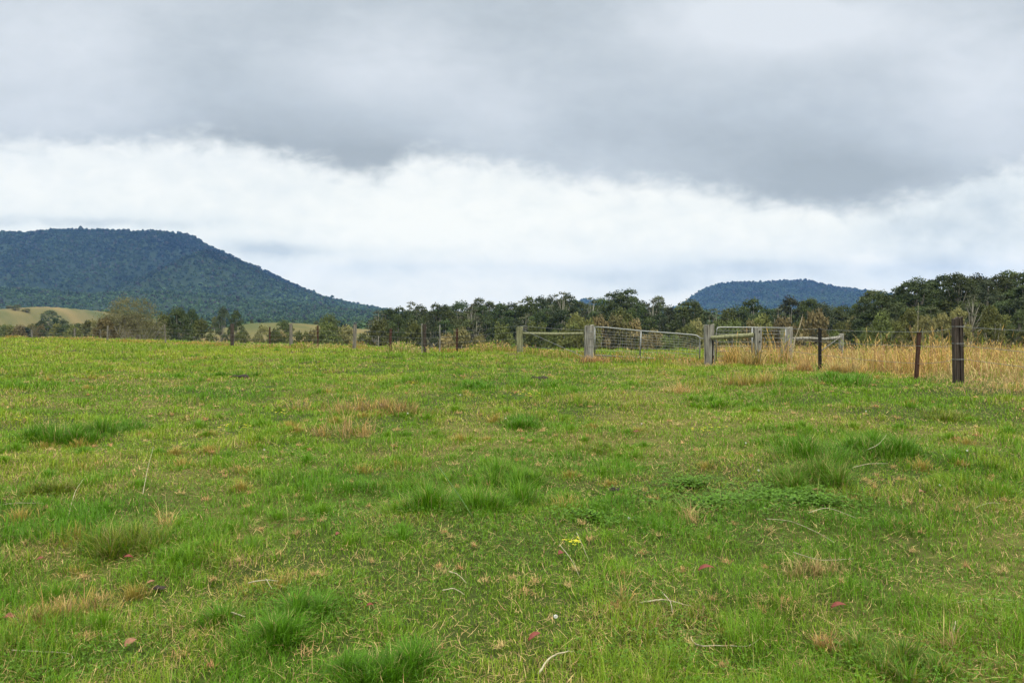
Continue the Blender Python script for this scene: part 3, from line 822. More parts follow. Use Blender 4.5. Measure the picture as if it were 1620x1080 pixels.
# --- long wire fence running away to the left
E = empty('wire_fence', at(671, 35)); tag(E, 'long wire fence of old posts and pickets running away to the left along the crest', 'fence')
o0 = E.location.copy()
LP = [(822.5, 30, 518, None), (723, 33.1, 520, 'rust'), (695.5, 34, 514, 'thin'), (672, 35, 513, 'dark'), (667.6, 35.05, 511.5, 'thin'), (618, 37.2, 520, 'rustpost'), (560.5, 40, 513, 'grey'), (503, 43, 515, 'rust'), (460, 45.3, 512, 'grey'),
      (427, 47, 517, 'rust'), (367.5, 50, 512, 'black'), (262, 55, 513, 'lean'), (170, 60, 515, 'grey'), (118, 64, 519, 'grey'), (50, 70, 521, 'grey'), (-40, 76, 521, 'grey'), (-160, 84, 522, 'grey')]
for i, (px, d, top, kd) in enumerate(LP):
    if kd is None: continue
    b = at(px, d); h = ztop(top, d) - b.z
    if kd == 'grey': m = post_mesh(.19 if px > 400 else .13, .14, h, i); mt = 'timber_mid'; nm = 'post'; lb = 'grey weathered post'
    elif kd == 'dark': m = post_mesh(.15, .15, h, i); mt = 'timber_dark'; nm = 'post'; lb = 'dark brown post'
    elif kd == 'black': m = post_mesh(.22, .18, h, i); mt = 'timber_dark'; nm = 'post'; lb = 'blackened post'
    elif kd == 'rustpost': m = post_mesh(.13, .12, h, i); mt = 'rust'; nm = 'post'; lb = 'rust brown post'
    elif kd == 'lean': m = post_mesh(.09, .09, h, i); mt = 'timber_mid'; nm = 'post'; lb = 'thin leaning grey post'
    elif kd == 'thin': m = post_mesh(.06, .06, h, i); mt = 'timber'; nm = 'dropper'; lb = 'thin pale dropper'
    else: m = star_picket_mesh(h, .085); mt = 'rust'; nm = 'star_picket'; lb = 'rusty steel picket'
    o = m.build(nm, M[mt], E, loc=b - o0); o['label'] = lb
    if kd == 'lean': o.rotation_euler = (0, -.06, 0)
    if kd == 'grey': o.rotation_euler = (0, random.uniform(-.03, .03), random.uniform(0, .5))
for fr in (.93, .72, .50, .28):
    pts = []
    for (px, d, top, kd) in LP:
        if kd in ('thin', 'rust', 'rustpost'): continue
        b = at(px, d); pts.append((b.x, b.y - .11, b.z + 1.18 * fr * (.9 if px < 200 else 1)))
    wire_run(E, pts, rad=.0045, o0=o0)

# --- braced end of the fence: square green post, rail, big bolted post
p1 = at(822.5, 30); p2 = at(932, 27)
E = empty('fence_brace', p2); tag(E, 'braced fence end with a lichen green post, thin rail and big bolted grey post', 'fence brace', 'braced fence ends')
o0 = p2.copy()
o = post_mesh(.26, .24, ztop(517, 30) - p1.z, 41).build('post', M['timber_green'], E, loc=p1 - o0); o['label'] = 'square lichen green post'
ps = post_mesh(.345, .28, ztop(514.5, 27) - p2.z, 42, cracks=.1).build('strainer_post', M['timber'], E, loc=(0, 0, 0)); ps['label'] = 'big grey bolted post'
m = MB()
for zz in (1.03, .80, .52):       # wire bands round the post
    m.tube([(math.cos(a) * .182, math.sin(a) * .15, zz + .01 * math.sin(a)) for a in np.linspace(0, 6.2832, 17)], .006, 5, cap=False)
m.build('wire_band', M['galv_old'], ps)
m = MB(); m.tube([(-.03, 0, 1.1), (-.03, 0, 1.22), (-.01, 0, 1.26), (.015, 0, 1.22)], .012, 6); m.build('hinge_bolt', M['galv_old'], ps)
a = Vector((p1.x + .13, p1.y, ztop(527.5, 30))) - o0; b = Vector((p2.x - .19, p2.y, ztop(527.8, 27))) - o0
m = MB(); m.tube([a, a.lerp(b, .3) + Vector((0, 0, -.012)), a.lerp(b, .6) + Vector((0, 0, -.02)), b], [.055, .065, .06, .055], 9); r1 = m.build('rail', M['timber_green'], E); r1['label'] = 'thin round rail with lichen'
m = MB(); m.tube([Vector((p1.x + .1, p1.y - .1, ztop(521, 30))) - o0, Vector((p2.x - .2, p2.y - .15, p2.z + .12)) - o0], .009, 5); m.build('stay_wire', M['wire'], E)
wire_run(E, [(p1.x, p1.y - .13, p1.z + 1.10), (p2.x, p2.y - .2, p2.z + 1.08)], rad=.006, o0=o0)
wire_run(E, [(p1.x, p1.y - .13, p1.z + .3), (p2.x, p2.y - .2, p2.z + .3)], rad=.006, o0=o0)

# --- wide sagging farm gate
g0 = Vector((float(px2k(941)) * 26.9, 26.9, 0)); g1 = Vector((float(px2k(1107)) * 25.4, 25.4, 0))
E = empty('wide_farm_gate', (g0.x, g0.y, H1(g0.x, g0.y))); o0 = E.location.copy()
tag(E, 'wide pipe and mesh farm gate sagging to the right between two grey posts', 'gate')
def gp(t, row=None, z=None):
    p = g0.lerp(g1, t); d = p.y
    return Vector((p.x, p.y, ztop(row, d) if row is not None else z)) - o0
top = [gp(0, 517), gp(.12, 518), gp(.45, 523.3), gp(.8, 527.6), gp(.94, 529.6), gp(.975, 530.8), gp(.993, 533), gp(1, 536)]
zb = H1(g1.x, g1.y) + .06
m = MB(); m.tube(top + [gp(1, 548), gp(1.0, z=zb)], .024, 9); m.tube([gp(0, 517), gp(0, z=zb + .1)], .024, 9); m.tube([gp(0, z=zb + .1), gp(1, z=zb)], .022, 9)
f_ = m.build('frame', M['galv'], E, smooth=True)
m = MB(); m.tube([gp(.455, 523.6), gp(.445, z=zb + .04)], .024, 9); m.build('upright', M['galv'], E, smooth=True)
m = MB()
for k, u in enumerate((.12, .22, .32, .42, .52, .64, .78)):
    pts = []
    for t in np.linspace(0, 1, 8):
        tr = np.interp(t, [0, .45, .94, 1], [517, 523.3, 529.6, 536]); zt = (ztop(tr, g0.lerp(g1, t).y))
        pts.append(gp(t, z=zt * (1 - u) + (zb + .05) * u))
    m.tube(pts, .0045, 4)
for t in np.linspace(.03, .97, 24):
    tr = np.interp(t, [0, .45, .94, 1], [517, 523.3, 529.6, 534]); m.tube([gp(t, row=tr), gp(t, z=zb + .05)], .0035, 4)
m.build('mesh', M['wire'], E)
m = MB(); cp = [gp(1, 534), gp(1.03, 535.5), gp(1.06, 533.8)]
for i in range(len(cp) - 1):
    for k in range(4):
        q = cp[i].lerp(cp[i + 1], (k + .5) / 4); m.tube([q + Vector((-.02, 0, 0)), q + Vector((.02, 0, .005))], .010, 5)
m.build('chain', M['galv_old'], E)

# --- middle brace: cracked strainer post, sloping rail, post with three bolt holes
p1 = at(1122, 24); p2 = at(1198.5, 23.2)
E = empty('fence_brace', p1); o0 = p1.copy(); tag(E, 'middle brace of a thick rounded post, mossy rail and a post with three bolt holes', 'fence brace', 'braced fence ends')
h = ztop(513.5, 24) - p1.z
pa = post_mesh(.315, .27, h, 51, cracks=.16).build('strainer_post', M['timber'], E, loc=(0, 0, 0)); pa['label'] = 'thick cracked grey strainer post'
m = MB(); m.box((.07, -.138, h * .30), (.035, .03, h * .62), Matrix.Rotation(.03, 3, 'Y')); m.box((.10, -.136, h * .12), (.06, .03, h * .26), Matrix.Rotation(-.08, 3, 'Y')); m.build('crack', M['hole'], pa)
h2 = ztop(518, 23.2) - p2.z
pb = post_mesh(.245, .22, h2, 52, taper=.38).build('post', M['timber'], E, loc=p2 - o0); pb['label'] = 'pale post with three bolt holes'
m = MB()
for row in (524, 540, 557.5): m.tube([(.03, -.13, ztop(row, 23.2) - p2.z), (.03, -.05, ztop(row, 23.2) - p2.z)], .024, 10)
m.build('bolt_hole', M['hole'], pb)
m = MB(); a = Vector((p1.x + .02, p1.y - .16, ztop(534, 24))) - o0; b = Vector((p2.x - .12, p2.y - .02, ztop(529.5, 23.3))) - o0
m.tube([a, a.lerp(b, .35) + Vector((0, 0, -.005)), a.lerp(b, .7) + Vector((0, 0, -.01)), b], [.062, .075, .07, .075], 9)
r1 = m.build('rail', M['timber_green'], E); r1['label'] = 'mossy sloping rail'

# --- small gate behind it
ga = Vector((float(px2k(1133)) * 25, 25.0, 0)); gb = Vector((float(px2k(1243)) * 25.6, 25.6, 0))
E = empty('small_farm_gate', (ga.x, ga.y, H1(ga.x, ga.y))); o0 = E.location.copy()
tag(E, 'small level pipe and mesh gate behind the post with three bolt holes', 'gate')
def gq(t, row): p = ga.lerp(gb, t); return Vector((p.x, p.y, ztop(row, p.y))) - o0
m = MB(); m.tube([gq(0, 571), gq(0, 527), gq(.008, 521), gq(.025, 518.2), gq(.06, 517.6), gq(.5, 517.8), gq(1, 518.6)], .022, 9)
m.tube([gq(0, 571), gq(1, 571.5)], .020, 9); m.tube([gq(1, 518.6), gq(1, 571.5)], .022, 9); m.build('frame', M['galv'], E, smooth=True)
m = MB(); m.tube([gq(.51, 518), gq(.51, 571)], .026, 9); m.build('upright', M['galv'], E, smooth=True)
m = MB()
for row in (523, 528, 534, 540.5, 547.5, 555, 563): m.tube([gq(0, row), gq(.5, row + .1), gq(1, row + .3)], .0055, 4)
for t in np.linspace(.05, .95, 16): m.tube([gq(t, 518.5), gq(t, 571)], .0035, 4)
m.build('mesh', M['wire'], E)

# --- right brace
p1 = at(1246, 26); p2 = at(1331, 27)
E = empty('fence_brace', p1); o0 = p1.copy(); tag(E, 'right hand brace of a pale post pair and a grey bent rail in tall straw', 'fence brace', 'braced fence ends')
m = post_mesh(.21, .22, ztop(517.5, 26) - p1.z, 61).build('strainer_post', M['timber'], E, loc=(.05, 0, 0)); m['label'] = 'pale bolted post'
m = post_mesh(.15, .16, ztop(518, 26.2) - p1.z, 62).build('post', M['timber_green'], E, loc=(-.15, .05, 0)); m['label'] = 'narrow post tied to the pale one'
o = post_mesh(.15, .16, ztop(528, 27) - p2.z, 63).build('post', M['timber'], E, loc=p2 - o0); o['label'] = 'short grey post at the right end'
m = MB(); a = Vector((p1.x + .15, p1.y, ztop(535.5, 26))) - o0; b = Vector((p2.x - .05, p2.y - .05, ztop(533.5, 27))) - o0
m.tube([a, a.lerp(b, .3), a.lerp(b, .65) + Vector((0, 0, -.05)), b], [.045, .055, .05, .065], 9); m.build('rail', M['timber'], E)
m = MB(); m.tube([Vector((p2.x, p2.y - .1, ztop(530, 27))) - o0, Vector((float(px2k(1298)) * 26.7, 26.6, ztop(554, 26.7))) - o0], .018, 6); m.build('stay', M['timber'], E)

# --- near fence on the right: pickets and the dark split post
pk = at(1296.5, 20); pr = at(1449, 14.9); pd = at(1516, 14.0)
E = empty('wire_fence', pd); o0 = pd.copy(); tag(E, 'near wire fence at right with a black picket, rusty picket and dark split post', 'fence')
o = star_picket_mesh(ztop(519, 20) - pk.z, .085).build('star_picket', M['black'], E, loc=pk - o0); o['label'] = 'black steel picket'
o = star_picket_mesh(ztop(525.5, 14.9) - pr.z, .07).build('star_picket', M['rust'], E, loc=pr - o0); o.rotation_euler = (0, .09, .4); o['label'] = 'leaning rusty picket'
h = ztop(503, 14) - pd.z
sp = post_mesh(.100, .12, h, 71, cracks=.2, n=12).build('post', M['timber_dark'], E, loc=(-.045, 0, 0)); sp['label'] = 'dark split post, left half'
sp2 = post_mesh(.095, .115, h + .004, 72, cracks=.25, n=12).build('post', M['timber_dark'], E, loc=(.058, .01, 0)); sp2.rotation_euler = (0, -.012, .1); sp2['label'] = 'dark split post, right half'
m = MB()
for zz in (h - .16, h - .48, h - .78): m.tube([(math.cos(a) * .112, math.sin(a) * .08, zz) for a in np.linspace(0, 6.2832, 15)], .005, 5, cap=False)
m.build('wire_tie', M['galv_old'], E)
def fz(x, y, z): return (x, y, z)
corner = Vector((8.9, 25.6, H1(8.9, 25.6)))
near = [(8.45, y, H1(8.45, y)) for y in (11.6, 9.2, 6.5)]
for top_r, hh in ((0, 1.0), (1, .73), (2, .42)):
    zt = ztop((517, 546, 567)[top_r], 14)
    pts = [(corner.x, corner.y, corner.z + (1.18, .85, .5)[top_r]), (pk.x, pk.y - .05, ztop((520.5, 540, 561)[top_r], 20)), (pr.x + .04, pr.y - .03, ztop((525, 547, 575)[top_r], 14.9)),
           (pd.x, pd.y - .08, zt), (8.42, 9.2, ztop((517, 546, 567)[top_r], 14) - .03), (8.42, 5.2, zt - .05)]
    wire_run(E, pts, rad=.0042, barb=(top_r == 0), o0=o0)
o = star_picket_mesh(1.15, .07).build('star_picket', M['rust'], E, loc=Vector((8.42, 9.2, H1(8.42, 9.2))) - o0)
# bare tall stalk behind the rusty picket
c = at(1453, 16.2); m = MB(); m.tube([(0, 0, 0), (-.02, 0, .9), (.0, 0, ztop(478, 16.2) - c.z)], [.007, .006, .004], 6)
tag(m.build('dead_stalk', M['stick'], loc=c), 'tall bare pale stalk standing behind the rusty picket', 'stalk')
for px, d, row0, pxt, rowt, lb in [(1252, 25, 560, 1272, 497, 'longest straw stalk leaning right beside the pale bolted post'), (1250, 24.6, 560, 1270, 506, 'shorter straw stalk leaning right beside the pale bolted post')]:
    c = at(px, d); t = Vector((float(px2k(pxt)) * d - c.x, .1, ztop(rowt, d) - c.z)); m = MB()
    m.tube([(0, 0, 0), t * .5 + Vector((-.06, 0, .03)), t * .85, t], [.016, .013, .011, .006], 5)
    tag(m.build('straw_stalk', M['stick'], loc=c), lb, 'stalk')

# ------------------------------------------------------------------ trees
def tube_np(pts, rads, n=6):
    m = MB(); m.tube(pts, rads, n); return m
def quads_cloud(c, rad, n, size, g, cols, up=.35, shell=.55):
    """n leaf clumps spread through an ellipsoid"""
    d = g.normal(size=(n, 3)); d /= np.linalg.norm(d, axis=1)[:, None]
    d[:, 2] = np.where(d[:, 2] < -.25, -d[:, 2] * .6, d[:, 2])
    q = shell + (1 - shell) * g.random(n)
    P = np.array(c) + d * q[:, None] * np.array(rad)
    nrm = d * .7 + g.normal(size=(n, 3)) * .6 + np.array((0, 0, up)); nrm /= np.linalg.norm(nrm, axis=1)[:, None]
    t = np.cross(nrm, g.normal(size=(n, 3))); t /= np.linalg.norm(t, axis=1)[:, None]
    b = np.cross(nrm, t)
    s = size * (.55 + .9 * g.random(n))[:, None]
    asp = (.45 + .4 * g.random(n))[:, None]
    V = np.stack([P - t * s, P - b * s * asp * .9, P + t * s, P + b * s * asp], 1).reshape(-1, 3)
    col = np.repeat(cols * (.78 + .44 * g.random((n, 1))), 4, axis=0)
    return V, col

PROTO = {}
NATW = {'gum': .62, 'sparse': .50, 'bush': 1.0, 'olive': 1.0, 'conifer': .5, 'bare': 1.25}
def make_proto(key, seed, kind):
    g = np.random.default_rng(seed); pr = random.Random(seed)
    Vs, Cs = [], []; tr = MB()
    if kind == 'gum':        # height 1, clear trunk, domed clumped crown
        bend = [(0, 0, -.08)]; x = y = 0
        for i in range(1, 6):
            x += pr.uniform(-.012, .012); y += pr.uniform(-.012, .012); bend.append((x, y, i * .11))
        tr.tube(bend, [.022, .020, .018, .016, .014, .012], 7)
        topn = Vector(bend[-1]); w = pr.uniform(.19, .25)
        ncl = pr.randint(20, 27)
        col0 = np.array(pr.choice([(.040, .060, .024), (.050, .070, .028), (.058, .078, .026), (.052, .066, .038)]))
        for i in range(ncl):
            a = i * 2.4 + pr.uniform(-.4, .4); t = (i + .5) / ncl
            zc = .34 + .58 * t; rr = w * math.sin(math.pi * (.22 + .70 * t)) ** .7 * pr.uniform(.55, 1.1) * (0.35 if t > .93 else 1)
            c = Vector((math.cos(a) * rr + topn.x, math.sin(a) * rr + topn.y, zc - .05 * pr.random()))
            st = Vector(bend[pr.choice([2, 3, 4, 5])]); mid = st.lerp(c, .55) + Vector((0, 0, -.02))
            tr.tube([st, mid, c], [.009, .006, .002], 5)
            cr_ = pr.uniform(.08, .13)
            V, cl = quads_cloud(c, (cr_, cr_, cr_ * pr.uniform(.55, .85)), int(260 * pr.uniform(.8, 1.2)), .0112, g, col0 * pr.uniform(.75, 1.35))
            Vs.append(V); Cs.append(cl)
        bark = 'bark'
    elif kind == 'sparse':   # thin grey crowned gum with the sky showing through
        bend = [(0, 0, -.08), (.005, 0, .2), (-.01, .01, .4), (.01, 0, .55), (.015, 0, .7)]
        tr.tube(bend, [.018, .016, .013, .010, .007], 7)
        col0 = np.array((.075, .085, .055))
        for i in range(24):
            a = i * 2.4; t = (i + .5) / 24; zc = .36 + .6 * t; rr = .17 * math.sin(math.pi * (.25 + .7 * t)) * pr.uniform(.6, 1.2)
            c = Vector((math.cos(a) * rr, math.sin(a) * rr, zc)); st = Vector(pr.choice(bend[2:]))
            if st.z > c.z: st = Vector(bend[2])
            tr.tube([st, st.lerp(c, .5) + Vector((0, 0, .015)), c], [.007, .005, .002], 5)
            cr_ = pr.uniform(.035, .065); V, cl = quads_cloud(c, (cr_, cr_, cr_ * .7), 60, .0095, g, col0 * pr.uniform(.8, 1.3), shell=.2)
            Vs.append(V); Cs.append(cl)
        bark = 'bark'
    elif kind in ('bush', 'olive'):   # rounded, leafy to the ground, several stems
        col0 = np.array((.105, .125, .040)) if kind == 'bush' else np.array((.165, .155, .070))
        for i in range(5):
            a = i * 1.26; tr.tube([(math.cos(a) * .03, math.sin(a) * .03, -.08), (math.cos(a) * .12, math.sin(a) * .12, .3), (math.cos(a) * .25, math.sin(a) * .25, .68)], [.022, .015, .004], 6)
        for i in range(30):
            a = i * 2.4; t = (i + .5) / 30; zc = .16 + .70 * t; rr = .42 * math.sin(math.pi * (.32 + .62 * t)) ** .8 * pr.uniform(.45, 1.0)
            c = (math.cos(a) * rr, math.sin(a) * rr, zc); cr_ = pr.uniform(.10, .16)
            V, cl = quads_cloud(c, (cr_, cr_, cr_ * .85), 120, .021, g, col0 * pr.uniform(.8, 1.25), shell=.45)
            Vs.append(V); Cs.append(cl)
        bark = 'bark'
    elif kind == 'conifer':
        tr.tube([(0, 0, -.08), (0, 0, .5), (0, 0, .95)], [.03, .02, .005], 7); col0 = np.array((.030, .046, .024))
        for i in range(22):
            t = (i + .5) / 22; a = i * 2.4; rr = .16 * (1 - t) ** .7 * pr.uniform(.4, .9); cr_ = .06 + .07 * (1 - t)
            V, cl = quads_cloud((math.cos(a) * rr, math.sin(a) * rr, .12 + .82 * t), (cr_, cr_, cr_ * 1.2), 110, .018, g, col0 * pr.uniform(.8, 1.3), shell=.4)
            Vs.append(V); Cs.append(cl)
        bark = 'bark_dark'
    elif kind == 'bare':     # wide brown tree, nearly leafless, fine upswept twigs
        col0 = np.array((.112, .114, .060)); tips = []
        def grow(p, d, L_, r_, lv):
            q = p + d * L_; tr.tube([p, p.lerp(q, .5) + Vector((pr.uniform(-1, 1), pr.uniform(-1, 1), 0)) * L_ * .06, q], [r_, r_ * .8, r_ * .6], 5)
            if lv == 0: tips.append((q, d)); return
            for k in range(3 if lv > 1 else 4):
                nd = (d + Vector((pr.uniform(-1, 1), pr.uniform(-1, 1), pr.uniform(-.15, .55))) * .62).normalized(); grow(q, nd, L_ * pr.uniform(.62, .85), r_ * .6, lv - 1)
        for k in range(6):
            a = k * 1.047 + .3; grow(Vector((math.cos(a) * .02, math.sin(a) * .02, -.05)), Vector((math.cos(a) * .65, math.sin(a) * .65, 1)).normalized(), .30, .018, 3)
        for q, d in tips:
            V, cl = quads_cloud(q - d * .03, (.12, .12, .13), 34, .0085, g, col0 * pr.uniform(.8, 1.2), shell=.05); Vs.append(V); Cs.append(cl)
        for i in range(70):
            a = i * 2.4; t = (i + .5) / 70; zc = .22 + .66 * t; rr = .62 * math.cos(t * 1.35) ** .6 * pr.uniform(.5, 1.0)
            V, cl = quads_cloud((math.cos(a) * rr, math.sin(a) * rr, zc), (.14, .14, .13), 150, .0095, g, col0 * pr.uniform(.8, 1.2), shell=.1); Vs.append(V); Cs.append(cl)
        bark = 'bark'
    V = np.vstack(Vs); Cc = np.vstack(Cs) * (np.array((1.06, 1.04, .86)) if kind in ('gum', 'sparse', 'conifer') else np.array((1.12, 1.06, .96))); Q = np.arange(len(V)).reshape(-1, 4)
    fz_ = 1 / np.percentile(V[:, 2], 99.3); fr_ = NATW[kind] / 2 / np.percentile(np.hypot(V[:, 0], V[:, 1]), 96)
    V = V * np.array((fr_, fr_, fz_)); tr.v = [(a * fr_, b * fr_, c * fz_) for a, b, c in tr.v]
    crown = np_mesh('crown', V, [Q], Cc); crown.materials.append(M['leaf'])
    tm = bpy.data.meshes.new('trunk'); tm.from_pydata(tr.v, [], tr.f); tm.materials.append(M[bark]); tm.update()
    for p in tm.polygons: p.use_smooth = True
    PROTO[key] = (crown, tm)
for i in range(6): make_proto('gum%d' % i, 200 + i, 'gum')
for i in range(2): make_proto('sparse%d' % i, 230 + i, 'sparse')
for i in range(3): make_proto('bush%d' % i, 240 + i, 'bush')
for i in range(2): make_proto('olive%d' % i, 250 + i, 'olive')
make_proto('conifer0', 260, 'conifer'); make_proto('bare0', 270, 'bare')
NK = {'gum': 6, 'sparse': 2, 'bush': 3, 'olive': 2, 'conifer': 1, 'bare': 1}
NAMES = {'gum': 'eucalypt', 'sparse': 'eucalypt', 'bush': 'shrub', 'olive': 'shrub', 'conifer': 'conifer', 'bare': 'bare_tree'}
TREES = []
def tree(kind, px, top, d, wpx, label, group, sink=0.0):
    x = float(px2k(px)) * d; zb = H1(x, d) - sink; H = max(3.0, ztop(top, d) - zb)
    natw = NATW[kind]
    W = wpx * d / F / (natw * H) if wpx else random.uniform(.9, 1.2)
    W = min(max(W, .45), 2.2)
    crown, trunk = PROTO[kind + str(random.randrange(NK[kind]))]
    e = empty(NAMES[kind], (x, d, zb), random.uniform(0, 6.28))
    e.scale = (H * W, H * W, H)
    link('crown', crown, None, e); link('trunk', trunk, None, e)
    tag(e, label, 'tree' if kind not in ('bush', 'olive') else 'shrub', group)
    return e

# skyline and front trees, each singled out
L = lambda *a: TREES.append(a)
# left
tree('bare', 206, 473, 92, 104, 'broad brown nearly leafless tree standing behind the fence at left', 'trees on the left slope')
tree('olive', 165, 503, 88, 42, 'low brownish bush against the left side of the bare tree', 'trees on the left slope')
tree('gum', 284, 488, 150, 44, 'dark bushy eucalypt just right of the broad bare tree', 'trees on the left slope')
tree('bush', 262, 497, 150, 34, 'dark shrub between the bare tree and the leaning post', 'trees on the left slope')
tree('gum', 306, 490, 165, 30, 'second dark eucalypt right of the broad bare tree', 'trees on the left slope')
tree('bush', 318, 505, 160, 36, 'dark shrub at the foot of the golden hill', 'trees on the left slope')
tree('gum', 352, 487, 190, 28, 'eucalypt with open left crown behind the blackened post', 'trees on the left slope')
tree('gum', 372, 492, 190, 26, 'eucalypt with rounded crown behind the blackened post, right one of two', 'trees on the left slope')
tree('bush', 339, 501, 290, 10, 'tiny dark tree on the crest of the golden hill', 'trees on the golden hill')
tree('bush', 398, 507, 320, 6, 'tiniest tree on the golden hill, right of the twin eucalypts', 'trees on the golden hill')
tree('bush', 386, 522, 230, 20, 'small round tree on the left face of the golden hill', 'trees on the golden hill')
tree('olive', 417, 515, 200, 34, 'grey green spreading shrub in front of the golden hill', 'trees on the golden hill')
tree('gum', 451, 508, 180, 36, 'dark tree in front of the golden hill beside the grey post', 'trees on the golden hill')
tree('olive', 442, 524, 170, 22, 'low shrub at the left foot of the tree beside the grey post', 'trees on the golden hill')
tree('olive', 497, 521, 150, 30, 'brownish shrub left of the green bush before the golden hill', 'trees on the golden hill')
tree('gum', 521, 499, 165, 44, 'full green tree before the right end of the golden hill', 'trees on the golden hill')
tree('bush', 520, 512, 130, 58, 'rounded green bush in front of the full green tree', 'trees on the golden hill')
tree('olive', 548, 517, 140, 26, 'olive shrub right of the rounded green bush', 'trees on the golden hill')
tree('bush', 500, 508, 420, 12, 'small far tree over the right shoulder of the golden hill', 'trees on the golden hill')
for i, (px, top, w) in enumerate([(15, 503, 12), (27, 505, 16), (42, 497, 9), (24, 512, 10), (79, 491, 22), (55, 512, 18), (68, 508, 14), (88, 504, 12), (98, 506, 18), (110, 515, 22), (40, 518, 24), (8, 516, 22), (125, 512, 26), (140, 508, 26), (150, 516, 20)]):
    lb = ['small dark tree on the far gold hillside, %s' % s for s in ('leftmost', 'second from left', 'third from left', 'below the left three')] + ['grey green tree on the right shoulder of the far gold hillside']
    lb += ['dark tree in the hollow below the far gold hillside, %s from the left' % s for s in ('third', 'fourth', 'fifth', 'sixth', 'seventh', 'second', 'first', 'eighth', 'ninth', 'tenth')]
    tree('conifer' if i in (7, 10) else ('bush' if i < 5 or i % 2 else 'gum'), px, top, 620 - i * 4 if i < 5 else 330 - i * 9, w * 1.5, lb[i], 'trees round the far gold hillside')
for i in range(26):          # low scrub in the hollow behind the crest
    px = -20 + i * 13.5 + random.uniform(-4, 4)
    tree(random.choice(['bush', 'olive', 'gum']), px, (515 if px < 130 else 509) + random.uniform(-4, 6), random.uniform(190, 250), random.uniform(20, 34), 'low dark scrub tree in the hollow left of the golden hill', 'scrub in the hollow left of the golden hill')
for i in range(9):
    px = 385 + i * 23 + random.uniform(-6, 6)
    tree(random.choice(['bush', 'olive']), px, 526 + random.uniform(-5, 6), random.uniform(140, 190), random.uniform(18, 30), 'low olive scrub at the foot of the golden hill', 'scrub at the foot of the golden hill')
# middle wood: skyline row, left to right
SK = [(598, 492, 22), (614, 490, 20), (632, 487, 22), (651, 478, 20), (668, 484, 18), (690, 482, 22), (708, 484, 20), (726, 478, 24), (745, 481, 20), (757, 473, 22), (775, 478, 22), (793, 481, 22), (812, 481, 20), (822, 477, 16), (836, 471, 24), (858, 471, 20),
      (872, 470, 18), (888, 463, 26), (903, 467, 20), (918, 478, 22), (937, 471, 22), (952, 473, 24), (965, 465, 24), (981, 468, 22), (997, 459, 30), (1018, 478, 18), (1032, 474, 20), (1043, 470, 22), (1060, 486, 18), (1085, 477, 34), (1108, 490, 24), (1128, 489, 26), (1150, 490, 28), (1171, 487, 26), (1191, 474, 24), (1213, 489, 26), (1232, 488, 20), (1249, 471, 24), (1268, 478, 22), (1284, 474, 26), (1303, 482, 24), (1322, 486, 24), (1341, 485, 22)]
ORD = ['first', 'second', 'third', 'fourth', 'fifth', 'sixth', 'seventh', 'eighth', 'ninth', 'tenth', 'eleventh', 'twelfth', 'thirteenth', 'fourteenth', 'fifteenth', 'sixteenth', 'seventeenth', 'eighteenth', 'nineteenth', 'twentieth']
ORD += ['twenty ' + o for o in ORD[:9]] + ['thirtieth'] + ['thirty ' + o for o in ORD[:9]] + ['fortieth'] + ['forty ' + o for o in ORD[:9]]
def near_what(px):
    if px < 700: return 'left end of the middle wood'
    if px < 822: return 'middle wood left of the lichen green post'
    if px < 932: return 'middle wood above the thin rail'
    if px < 1015: return 'middle wood above left half of wide gate'
    if px < 1115: return 'middle wood above right half of wide gate'
    return 'middle wood under the distant blue mountain'
for i, (px, top, w) in enumerate(SK):
    kind = 'sparse' if i in (0, 3, 8, 13, 17, 20, 26, 31, 36) else 'gum'
    d = 205 + 25 * math.sin(i * 2.1) if px < 1060 else 165 + 15 * math.sin(i * 1.7)
    nm = {'sparse': 'thin grey eucalypt', 'gum': 'dark eucalypt'}[kind]
    tree(kind, px, top, d, w * 2.2, '%s, %s on skyline, %s' % (nm, ORD[i], near_what(px)), 'skyline trees of the middle wood')
# body of the middle wood, lower rows
k = 0
for row, (d, rise, step) in enumerate([(190, 12, 13), (172, 24, 15)]):
    px = 592 + 6 * row
    while px < 1372:
        sky = np.interp(px, [s[0] for s in SK], [s[1] for s in SK])
        tree('gum' if k % 5 else 'sparse', px + random.uniform(-3, 3), sky + rise + random.uniform(-3, 6), d + random.uniform(-6, 6), 46, 'dark eucalypt inside the body of the middle wood', 'trees inside the middle wood')
        px += step * random.uniform(.8, 1.2); k += 1
# understorey
US = [('bush', 600, 506, 44), ('gum', 628, 500, 34), ('bush', 655, 512, 40), ('gum', 682, 505, 34), ('olive', 727, 521, 62), ('olive', 705, 530, 34), ('olive', 757, 531, 42), ('bush', 795, 514, 44), ('olive', 800, 534, 36), ('bush', 848, 510, 26), ('bush', 914, 512, 62), ('bush', 878, 524, 46), ('bush', 911, 499, 24), ('bush', 930, 507, 22),
      ('olive', 946, 502, 30), ('olive', 975, 500, 50), ('olive', 1002, 505, 40), ('bush', 985, 491, 30), ('olive', 1035, 524, 40), ('olive', 1078, 526, 46), ('bush', 1063, 530, 56), ('olive', 1100, 508, 34), ('bush', 1088, 516, 34), ('bush', 1135, 510, 34), ('bush', 1160, 508, 40), ('olive', 1190, 510, 40), ('bush', 1212, 512, 34),
      ('bush', 1205, 500, 26), ('olive', 1240, 504, 44), ('olive', 1289, 494, 50), ('bush', 1262, 510, 40), ('bush', 1330, 510, 34), ('olive', 1352, 502, 44), ('bush', 1320, 525, 40)]
